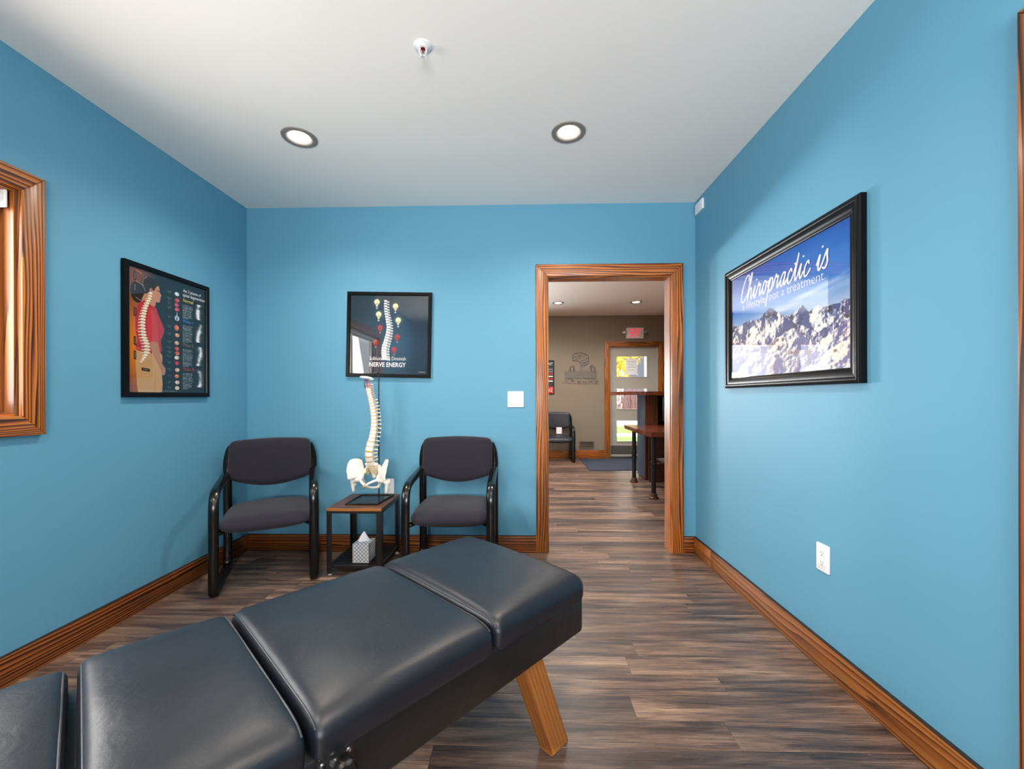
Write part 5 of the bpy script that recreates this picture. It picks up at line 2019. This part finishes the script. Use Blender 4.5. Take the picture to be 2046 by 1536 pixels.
for k, (u0, u1, v0, v1) in enumerate(PANES):
    for q in ((u0 - 0.022, u1 + 0.022, v0 - 0.022, v0), (u0 - 0.022, u1 + 0.022, v1, v1 + 0.022), (u0 - 0.022, u0, v0, v1), (u1, u1 + 0.022, v0, v1)):
        plate('glazing_bead', rect(*q), -0.036, -0.028, M_door_grey, d2, F_far, 0.002)
    plate('pane', rect(u0, u1, v0, v1), -0.058, -0.054, M_window, d2, F_far)
plate('kick_plate', rect(du0, du1, 0.075, 0.235), -0.035, -0.032, M_kick, d2, F_far)
for x0, x1 in ((ED[0], ED[0] + 0.012), (ED[1] - 0.012, ED[1])):
    plate('jamb_board', rect(x0, x1, 0, ED[3]), -0.14, 0.0, M_door_grey, t3, F_far)
plate('head_jamb_board', rect(ED[0], ED[1], ED[3] - 0.008, ED[3]), -0.14, 0.0, M_door_grey, t3, F_far)
th = box('threshold', ED[0], ED[1], Y3 - 0.01, Y3 + 0.14, -0.005, 0.035, M_nickel)
structure(th, 'metal threshold under the grey exit door', 'threshold')
note = empty('paper_notice', (2.05, Y3, 1.56), 0, 'white paper notice taped to the top pane of the exit door', 'notice')
plate('sheet', rect(1.948, 2.160, 1.563, 1.863), -0.0535, -0.0525, M_paper, note, F_far)
for k in range(4):
    plate('printed_line', rect(1.985, 2.125 - 0.02 * (k % 2), 1.80 - k * 0.05, 1.806 - k * 0.05), -0.0524, -0.0522, M_grey_print, note, F_far)
for (u, v) in ((1.940, 1.862), (2.168, 1.862), (2.168, 1.568)):
    plate('tape', rect(u - 0.018, u + 0.018, v - 0.014, v + 0.014), -0.0520, -0.0516, M_white_plastic, note, F_far)

# exit sign
ex_ = empty('exit_sign', (2.092, Y3, 2.225), 0, 'white exit sign with red letters and two lamp heads', 'exit sign')
plate('housing', rrect(1.938, 2.252, 2.228, 2.430, 0.008), 0.0, 0.055, simple('exit_housing', srgb(240, 236, 236), 0.4), ex_, F_far, 0.006)
M_exit = emission('exit_red', srgb(230, 30, 70), 1.1)
text_mesh('lettering', 'EXIT', 0.205, M_exit, ex_, F_far @ Matrix.Translation((1.995, 2.262, 0.0565)), 0.142, 0.004)
for u in (1.908, 2.284):
    s_ = -1 if u < 2 else 1
    hd = tube('lamp_arm', [F_far @ Vector((u - s_ * 0.03, 2.345, 0.03)), F_far @ Vector((u, 2.345, 0.04))], 0.010, M_white_plastic, ex_, None, 8)
    lathe('lamp_head', [(0.0, 0.050), (0.020, 0.048), (0.034, 0.040), (0.036, 0.030), (0.026, 0.008), (0.0, 0.0)], M_chrome, ex_, F_far @ Matrix.Translation((u, 2.342, 0.035)) @ Matrix.Rotation(s_ * 0.4, 4, 'Y'), 20)

# coat rack with a brain-shaped tree
ck = empty('coat_rack', (1.09, Y3, 1.43), 0, 'grey steel coat hook rack with a brain shaped tree on top', 'coat rack')
plate('back_plate', rrect(0.793, 1.390, 1.492, 1.630, 0.012), 0.004, 0.008, M_steel, ck, F_far)
for k in range(6):
    u = 0.815 + k * 0.110
    pts = [F_far @ Vector(p) for p in ((u, 1.495, 0.010), (u, 1.462, 0.012), (u + 0.004, 1.440, 0.022), (u + 0.022, 1.434, 0.040), (u + 0.040, 1.446, 0.046), (u + 0.046, 1.462, 0.044))]
    tube('hook', catmull(pts, 4), 0.0085, M_steel, ck, None, 8, (1, 0, 0))
for u in (0.815, 1.368):
    plate('screw', circle(u, 1.600, 0.008, 10), 0.008, 0.010, M_chrome, ck, F_far)
bw = []
bo = [(0.940, 1.850), (0.945, 1.915), (0.985, 1.960), (1.050, 1.975), (1.120, 1.972), (1.190, 1.950), (1.235, 1.900), (1.245, 1.835), (1.225, 1.775), (1.180, 1.745), (1.125, 1.752), (1.090, 1.785), (1.060, 1.810), (1.010, 1.815), (0.965, 1.815)]
brain = bmesh.new()


def strip(pts, r, closed=False):
    P = [F_far @ Vector((p.x, p.y, 0.006)) for p in catmull([(a, c, 0) for a, c in pts], 5, closed)]
    sweep_bm(P, r, 0.0025, 6, (0, 1, 0), closed, brain)


strip(bo, 0.0065, True)
for sq in ([(0.96, 1.88), (1.00, 1.90), (1.02, 1.87), (1.05, 1.885), (1.04, 1.92)], [(1.00, 1.94), (1.04, 1.945), (1.07, 1.92), (1.10, 1.94), (1.12, 1.96)], [(1.06, 1.84), (1.09, 1.87), (1.08, 1.90), (1.12, 1.91), (1.15, 1.89)],
           [(1.14, 1.95), (1.16, 1.925), (1.20, 1.92)], [(1.10, 1.80), (1.13, 1.84), (1.17, 1.83), (1.19, 1.87), (1.22, 1.87)], [(1.15, 1.76), (1.17, 1.79), (1.21, 1.80), (1.235, 1.82)], [(0.97, 1.835), (1.01, 1.845), (1.04, 1.83)],
           [(1.12, 1.775), (1.14, 1.80), (1.18, 1.775)]):
    strip(sq, 0.005)
bmesh.ops.recalc_face_normals(brain, faces=brain.faces)
bm_obj('brain_cutout', brain, M_steel, ck, None, True)
plate('tree_trunk', [(1.070, 1.628), (1.130, 1.628), (1.115, 1.66), (1.112, 1.72), (1.150, 1.765), (1.090, 1.775), (1.050, 1.812), (1.075, 1.765), (1.090, 1.72), (1.088, 1.66)], 0.004, 0.008, M_steel, ck, F_far)
for (u, fl, ht) in ((0.900, 1, 0.085), (0.965, -1, 0.105), (1.290, 1, 0.115), (1.350, -1, 0.080)):
    fb = bmesh.new()
    z0 = 1.630
    for path, r in (([(u - 0.014, z0), (u, z0 + ht * 0.42)], 0.006), ([(u + 0.016, z0), (u, z0 + ht * 0.42)], 0.006), ([(u, z0 + ht * 0.4), (u, z0 + ht * 0.76)], 0.009),
                    ([(u, z0 + ht * 0.7), (u + fl * 0.034, z0 + ht * 0.92)], 0.0045), ([(u, z0 + ht * 0.68), (u - fl * 0.024, z0 + ht * 0.45)], 0.0045)):
        sweep_bm([F_far @ Vector((p[0], p[1], 0.006)) for p in path], r, 0.0025, 6, (0, 1, 0), False, fb)
    ellipsoid(fb, F_far @ Vector((u + fl * 0.004, z0 + ht * 0.9, 0.006)), (0.012, 0.003, 0.012))
    bmesh.ops.recalc_face_normals(fb, faces=fb.faces)
    bm_obj('child_figure', fb, M_steel, ck, None, True)

# wall register
rg_ = empty('wall_register', (1.2, Y3, 0.18), 0, 'brown air register low on the taupe wall beside the waiting chair', 'vent')
b = bmesh.new()
for q in ((1.061, 1.340, 0.182, 0.200), (1.061, 1.340, 0.304, 0.322), (1.061, 1.079, 0.200, 0.304), (1.322, 1.340, 0.200, 0.304)):
    box_bm(q[0], q[1], q[2], q[3], 0, 0.010, 0, 1, b)
bm_obj('register_frame', b, M_register, rg_, F_far)
for k in range(7):
    m = F_far @ Matrix.Translation((1.2, 0.210 + k * 0.0145, 0.004)) @ Matrix.Rotation(0.6, 4, 'X')
    box('louvre', -0.121, 0.121, -0.005, 0.005, -0.001, 0.001, M_register, rg_, 0, 1, m)

# red and black poster at the doorway edge
pf = empty('framed_poster', (0.40, Y3, 1.20), 0, 'narrow black and red poster half hidden by the doorway', 'poster')
moulding(pf, F_far, 0.10, 0.598, 1.203, 1.831, 0.014, 0.015, M_frame)
plate('print', rect(0.112, 0.586, 1.340, 1.819), 0.0, 0.006, simple('charcoal_print', srgb(48, 50, 56), 0.5, var=0.1), pf, F_far)
rp_ = plate('red_panel', rect(0.112, 0.586, 1.215, 1.340), 0.0, 0.006, M_red_print, pf, F_far)
text_mesh('lettering', 'TREATMENT', 0.40, M_white_ink, pf, F_far @ Matrix.Translation((0.175, 1.742, 0.0068)), 0.052)
for k, (mt, wv) in enumerate(((M_grey_print, .30), (M_grey_print, .34), (M_red_print, .36), (M_white_ink, .30), (M_red_print, .34), (M_white_ink, .36))):
    plate('printed_line', rect(0.575 - wv, 0.575, 1.655 - k * 0.044, 1.675 - k * 0.044), 0.006, 0.0066, mt, pf, F_far)
ribbon_mesh('red_panel_flourish', [[(0.49, 1.24), (0.52, 1.30), (0.56, 1.31), (0.55, 1.27), (0.52, 1.26), (0.57, 1.24)]], 0.008, M_white_ink, rp_, F_far @ Matrix.Translation((0, 0, 0.0068)))

# floor mat
mt_ = box('floor_mat', 1.050, 2.75, 6.47, 7.66, 0.0005, 0.009, M_mat, None, 0.003)
tag(mt_, 'dark grey carpet mat on the floor in front of the exit door', 'mat')

# ------------------------------------------------------------------ reception counter and desk
rc = empty('reception_counter', (2.3, 5.95, 0), 0, 'tall reception counter clad in blue grey corrugated steel', 'counter')
CX0, CY0, CY1, CZ = 1.700, 5.760, 6.10, 1.175
b = bmesh.new()
n = 0
pts = []
y = CY0 + 0.01
while y < CY1 + 0.001:
    for dy, dx in ((0.0, 0.0), (0.012, 0.0), (0.020, -0.018), (0.034, -0.018), (0.042, 0.0)):
        pts.append((CX0 + dx, y + dy))
    y += 0.056
lo = [b.verts.new((p[0], p[1], 0.03)) for p in pts]
hi = [b.verts.new((p[0], p[1], CZ)) for p in pts]
for i in range(len(pts) - 1):
    b.faces.new((lo[i], hi[i], hi[i + 1], lo[i + 1]))
o = bm_obj('corrugated_panel', b, M_corr, rc)
sm = o.modifiers.new('thick', 'SOLIDIFY')
sm.thickness = 0.002
m = Matrix(((0, 1, 0, 0), (0, 0, 1, 0), (1, 0, 0, 0), (0, 0, 0, 1)))
box('end_panel', 0.0, CZ, CX0 + 0.002, CX0 + 0.175, CY0, CY0 + 0.02, M_panel, rc, 0.001, 1, m)
box('counter_body', CX0 + 0.004, CX0 + 0.175, CY0 + 0.02, CY1, 0.0, CZ - 0.002, M_panel, rc)
box('long_side', CX0 + 0.175, 3.6, CY1 - 0.16, CY1, 0.0, CZ - 0.002, M_black_plastic, rc)
tb_ = bmesh.new()
edge = [(1.315, 6.22), (1.33, 6.05), (1.345, 5.90), (1.42, 5.80), (1.55, 5.70), (1.72, 5.665), (1.95, 5.66), (2.4, 5.67), (3.6, 5.66), (3.6, 6.22)]
lo = [tb_.verts.new((p[0], p[1], CZ)) for p in edge]
hi = [tb_.verts.new((p[0] + 0.006 * math.sin(7 * p[1]), p[1] - 0.004, CZ + 0.048)) for p in edge]
tb_.faces.new(lo[::-1])
tb_.faces.new(hi)
for i in range(len(edge)):
    j = (i + 1) % len(edge)
    tb_.faces.new((lo[i], lo[j], hi[j], hi[i]))
bmesh.ops.recalc_face_normals(tb_, faces=tb_.faces)
bm_obj('counter_top', tb_, M_slab, rc)['label'] = 'dark live edge wood counter top'

dk = empty('reception_desk', (2.2, 5.15, 0), 0, 'lower reception desk of live edge wood on black iron pipe legs', 'desk')
db = bmesh.new()
edge = [(1.372, 4.62), (1.385, 4.80), (1.376, 5.05), (1.392, 5.30), (1.398, 5.55), (1.404, 5.745), (3.0, 5.745), (3.0, 4.545), (2.4, 4.55), (1.9, 4.540), (1.50, 4.548), (1.41, 4.565)]
lo = [db.verts.new((p[0] + 0.012, p[1] + 0.004, 0.712)) for p in edge]
hi = [db.verts.new((p[0], p[1], 0.762)) for p in edge]
db.faces.new(lo)
db.faces.new(hi[::-1])
for i in range(len(edge)):
    j = (i + 1) % len(edge)
    db.faces.new((lo[j], lo[i], hi[i], hi[j]))
bmesh.ops.recalc_face_normals(db, faces=db.faces)
bm_obj('desk_top', db, M_slab, dk)
for (x, y) in ((1.507, 5.61), (1.484, 4.71)):
    lg = lathe('pipe_leg', [(0.0, 0.0), (0.044, 0.0), (0.044, 0.010), (0.026, 0.016), (0.028, 0.034), (0.0265, 0.036), (0.0265, 0.335), (0.034, 0.337), (0.034, 0.362), (0.029, 0.364), (0.029, 0.392), (0.034, 0.394), (0.034, 0.42),
                         (0.0265, 0.422), (0.0265, 0.69), (0.032, 0.694), (0.044, 0.702), (0.044, 0.712), (0.0, 0.712)], M_pipe, dk, Matrix.Translation((x, y, 0)), 20)
    lathe('pipe_foot', [(0.027, 0.0), (0.054, 0.0005), (0.054, 0.014), (0.042, 0.024), (0.035, 0.06), (0.027, 0.064)], M_rust, lg, Matrix.Translation((x, y, 0)), 20)
box('modesty_panel', 1.712, 3.0, 5.62, 5.64, 0.0, 0.71, M_panel, dk)
box('desk_shelf', 1.74, 3.0, 5.30, 5.62, 0.285, 0.300, M_panel, dk)
# cable heap on the desk shelf
cb = bmesh.new()
for k in range(7):
    x0 = 1.78 + 0.03 * k
    P = catmull([(x0, 5.34, 0.308), (x0 + 0.05, 5.36 + 0.02 * (k % 3), 0.33 + 0.012 * (k % 4)), (x0 - 0.03, 5.42, 0.345), (x0 + 0.09, 5.45, 0.318), (x0 + 0.02, 5.50, 0.308)], 5)
    sweep_bm(P, 0.004, 0.004, 6, (0, 0, 1), False, cb)
tag(bm_obj('cable_bundle', cb, M_cable, None, None, True), 'tangle of white cables on the shelf under the reception desk', 'cables')
# computer monitor seen from behind the counter
mo = empty('computer_monitor', (2.12, 5.52, 0.762), 0, 'black computer monitor standing on the reception desk', 'monitor')
box('screen_housing', 1.862, 2.42, 5.50, 5.535, 0.83, 1.155, M_black_plastic, mo, 0.006)
box('monitor_stem', 2.10, 2.17, 5.53, 5.55, 0.77, 0.95, M_black_plastic, mo)
box('monitor_foot', 2.02, 2.26, 5.44, 5.60, 0.7625, 0.775, M_black_plastic, mo, 0.003)

# ------------------------------------------------------------------ outside the exit door
M_grass = simple('lawn_grass', srgb(120, 150, 70), 0.95, var=0.45, scale=18, bump=0.8, bscale=60)
M_conc = simple('pale_concrete', srgb(205, 198, 190), 0.9, var=0.06, scale=3)
M_road = simple('asphalt_road', srgb(150, 150, 152), 0.9, var=0.05, scale=4)
M_siding = simple('navy_siding', srgb(44, 52, 70), 0.6, var=0.08)
M_trimw = simple('white_corner_trim', srgb(230, 228, 224), 0.6)
M_bark = simple('grey_bark', srgb(96, 82, 74), 0.9, var=0.25, scale=20)
M_leafy = simple('yellow_autumn_leaves', srgb(214, 190, 74), 0.8, var=0.4, scale=6)
M_twig = simple('brown_twigs', srgb(128, 96, 90), 0.9, var=0.3, scale=10)
structure(box('ground_outside', -30, 40, Y3 + 0.2, 60, -0.25, -0.15, M_conc), 'pale concrete ground outside the exit door', 'ground')
tag(box('lawn_strip', -30, 40, 10.6, 13.2, -0.15, -0.12, M_grass), 'near strip of green lawn outside the exit door', 'lawn', kind='structure')
tag(box('lawn_strip', -30, 40, 14.8, 17.6, -0.15, -0.11, M_grass), 'far strip of green lawn beyond the sidewalk', 'lawn', kind='structure')
hs = empty('neighbour_house', (11, 30, -0.15), 0, 'dark navy sided house outside the exit door', 'house')
HX0, HY0 = 8.05, 27.0
box('house_wall', HX0, HX0 + 6, HY0, HY0 + 6, -0.15, 5.2, M_siding, hs)
box('corner_trim', HX0 - 0.12, HX0 + 0.02, HY0 - 0.12, HY0 + 0.02, -0.15, 5.2, M_trimw, hs)
sd0 = None
for k in range(26):
    m = Matrix.Translation((HX0 + 3.02, HY0 - 0.022, -0.05 + 0.2 * k)) @ Matrix.Rotation(-0.10, 4, 'X')
    if sd0 is None:
        sd0 = box('siding_board', -2.98, 2.98, -0.01, 0.01, 0.0, 0.205, M_siding, hs, 0, 1, m)
    else:
        c = sd0.copy()
        COL.objects.link(c)
        c.matrix_basis = m
rb_ = bmesh.new()
vs2 = [rb_.verts.new(p) for p in ((HX0 - 0.5, HY0 - 0.5, 5.1), (HX0 + 6.5, HY0 - 0.5, 5.1), (HX0 + 6.5, HY0 + 6.5, 5.1), (HX0 - 0.5, HY0 + 6.5, 5.1), (HX0 - 0.5, HY0 + 3, 7.5), (HX0 + 6.5, HY0 + 3, 7.5))]
for f in ((0, 1, 5, 4), (2, 3, 4, 5), (0, 4, 3), (1, 2, 5), (0, 3, 2, 1)):
    rb_.faces.new([vs2[i] for i in f])
bm_obj('roof', rb_, M_black_plastic, hs)


def leaf_cloud(name, centre, rad, count, size, mat, parent, seed):
    r = np.random.default_rng(seed)
    p = r.normal(size=(count, 3))
    p /= np.linalg.norm(p, axis=1)[:, None]
    p *= (r.random((count, 1)) ** 0.45)
    p = p * np.array(rad) + np.array(centre)
    a = r.normal(size=(count, 3))
    a /= np.linalg.norm(a, axis=1)[:, None]
    b_ = np.cross(a, r.normal(size=(count, 3)))
    b_ /= np.linalg.norm(b_, axis=1)[:, None]
    s_ = size * (0.6 + 0.8 * r.random((count, 1)))
    v = np.stack([p - a * s_, p + b_ * s_ * 0.5, p + a * s_, p - b_ * s_ * 0.5], 1).reshape(-1, 3)
    f = np.arange(count * 4).reshape(-1, 4)
    o_ = mesh_obj(name, v.tolist(), f.tolist(), mat, parent)
    return tag(o_, kind='stuff')


tre = empty('autumn_tree', (3.4, 18.5, -0.15), 0, 'tree with yellow autumn leaves outside the top door pane', 'tree')
tube('trunk', catmull([(3.4, 18.5, -0.15), (3.42, 18.5, 0.8), (3.36, 18.45, 1.8), (3.4, 18.5, 2.8)], 4), 0.13, M_bark, tre, None, 10, (0, 1, 0))
for k in range(6):
    a = k * 1.05
    tube('branch', catmull([(3.38, 18.47, 1.6 + 0.12 * k), (3.38 + 0.5 * math.cos(a), 18.47 + 0.5 * math.sin(a), 2.3 + 0.1 * k), (3.38 + 1.1 * math.cos(a), 18.47 + 1.1 * math.sin(a), 2.8 + 0.1 * k)], 4), 0.04, M_bark, tre, None, 6, (0, 1, 0))
leaf_cloud('foliage', (3.4, 18.5, 2.9), (1.9, 1.6, 1.35), 2600, 0.11, M_leafy, tre, 5)
shr = empty('bare_shrub', (6.2, 24.5, -0.15), 0, 'bare twiggy shrub outside the middle door pane', 'shrub')
tw = bmesh.new()
rr_ = random.Random(3)
for k in range(120):
    x0, y0 = 6.2 + rr_.uniform(-1.1, 0.9), 24.5 + rr_.uniform(-0.5, 0.5)
    x1, y1 = x0 + rr_.uniform(-0.6, 0.6), y0 + rr_.uniform(-0.3, 0.3)
    z1 = rr_.uniform(1.0, 1.9)
    sweep_bm([(x0, y0, -0.15), ((x0 + x1) / 2 + rr_.uniform(-0.08, 0.08), (y0 + y1) / 2, z1 * 0.5), (x1, y1, z1)], 0.013, 0.013, 4, (0, 1, 0), False, tw)
tag(bm_obj('twigs', tw, M_twig, shr), kind='stuff')
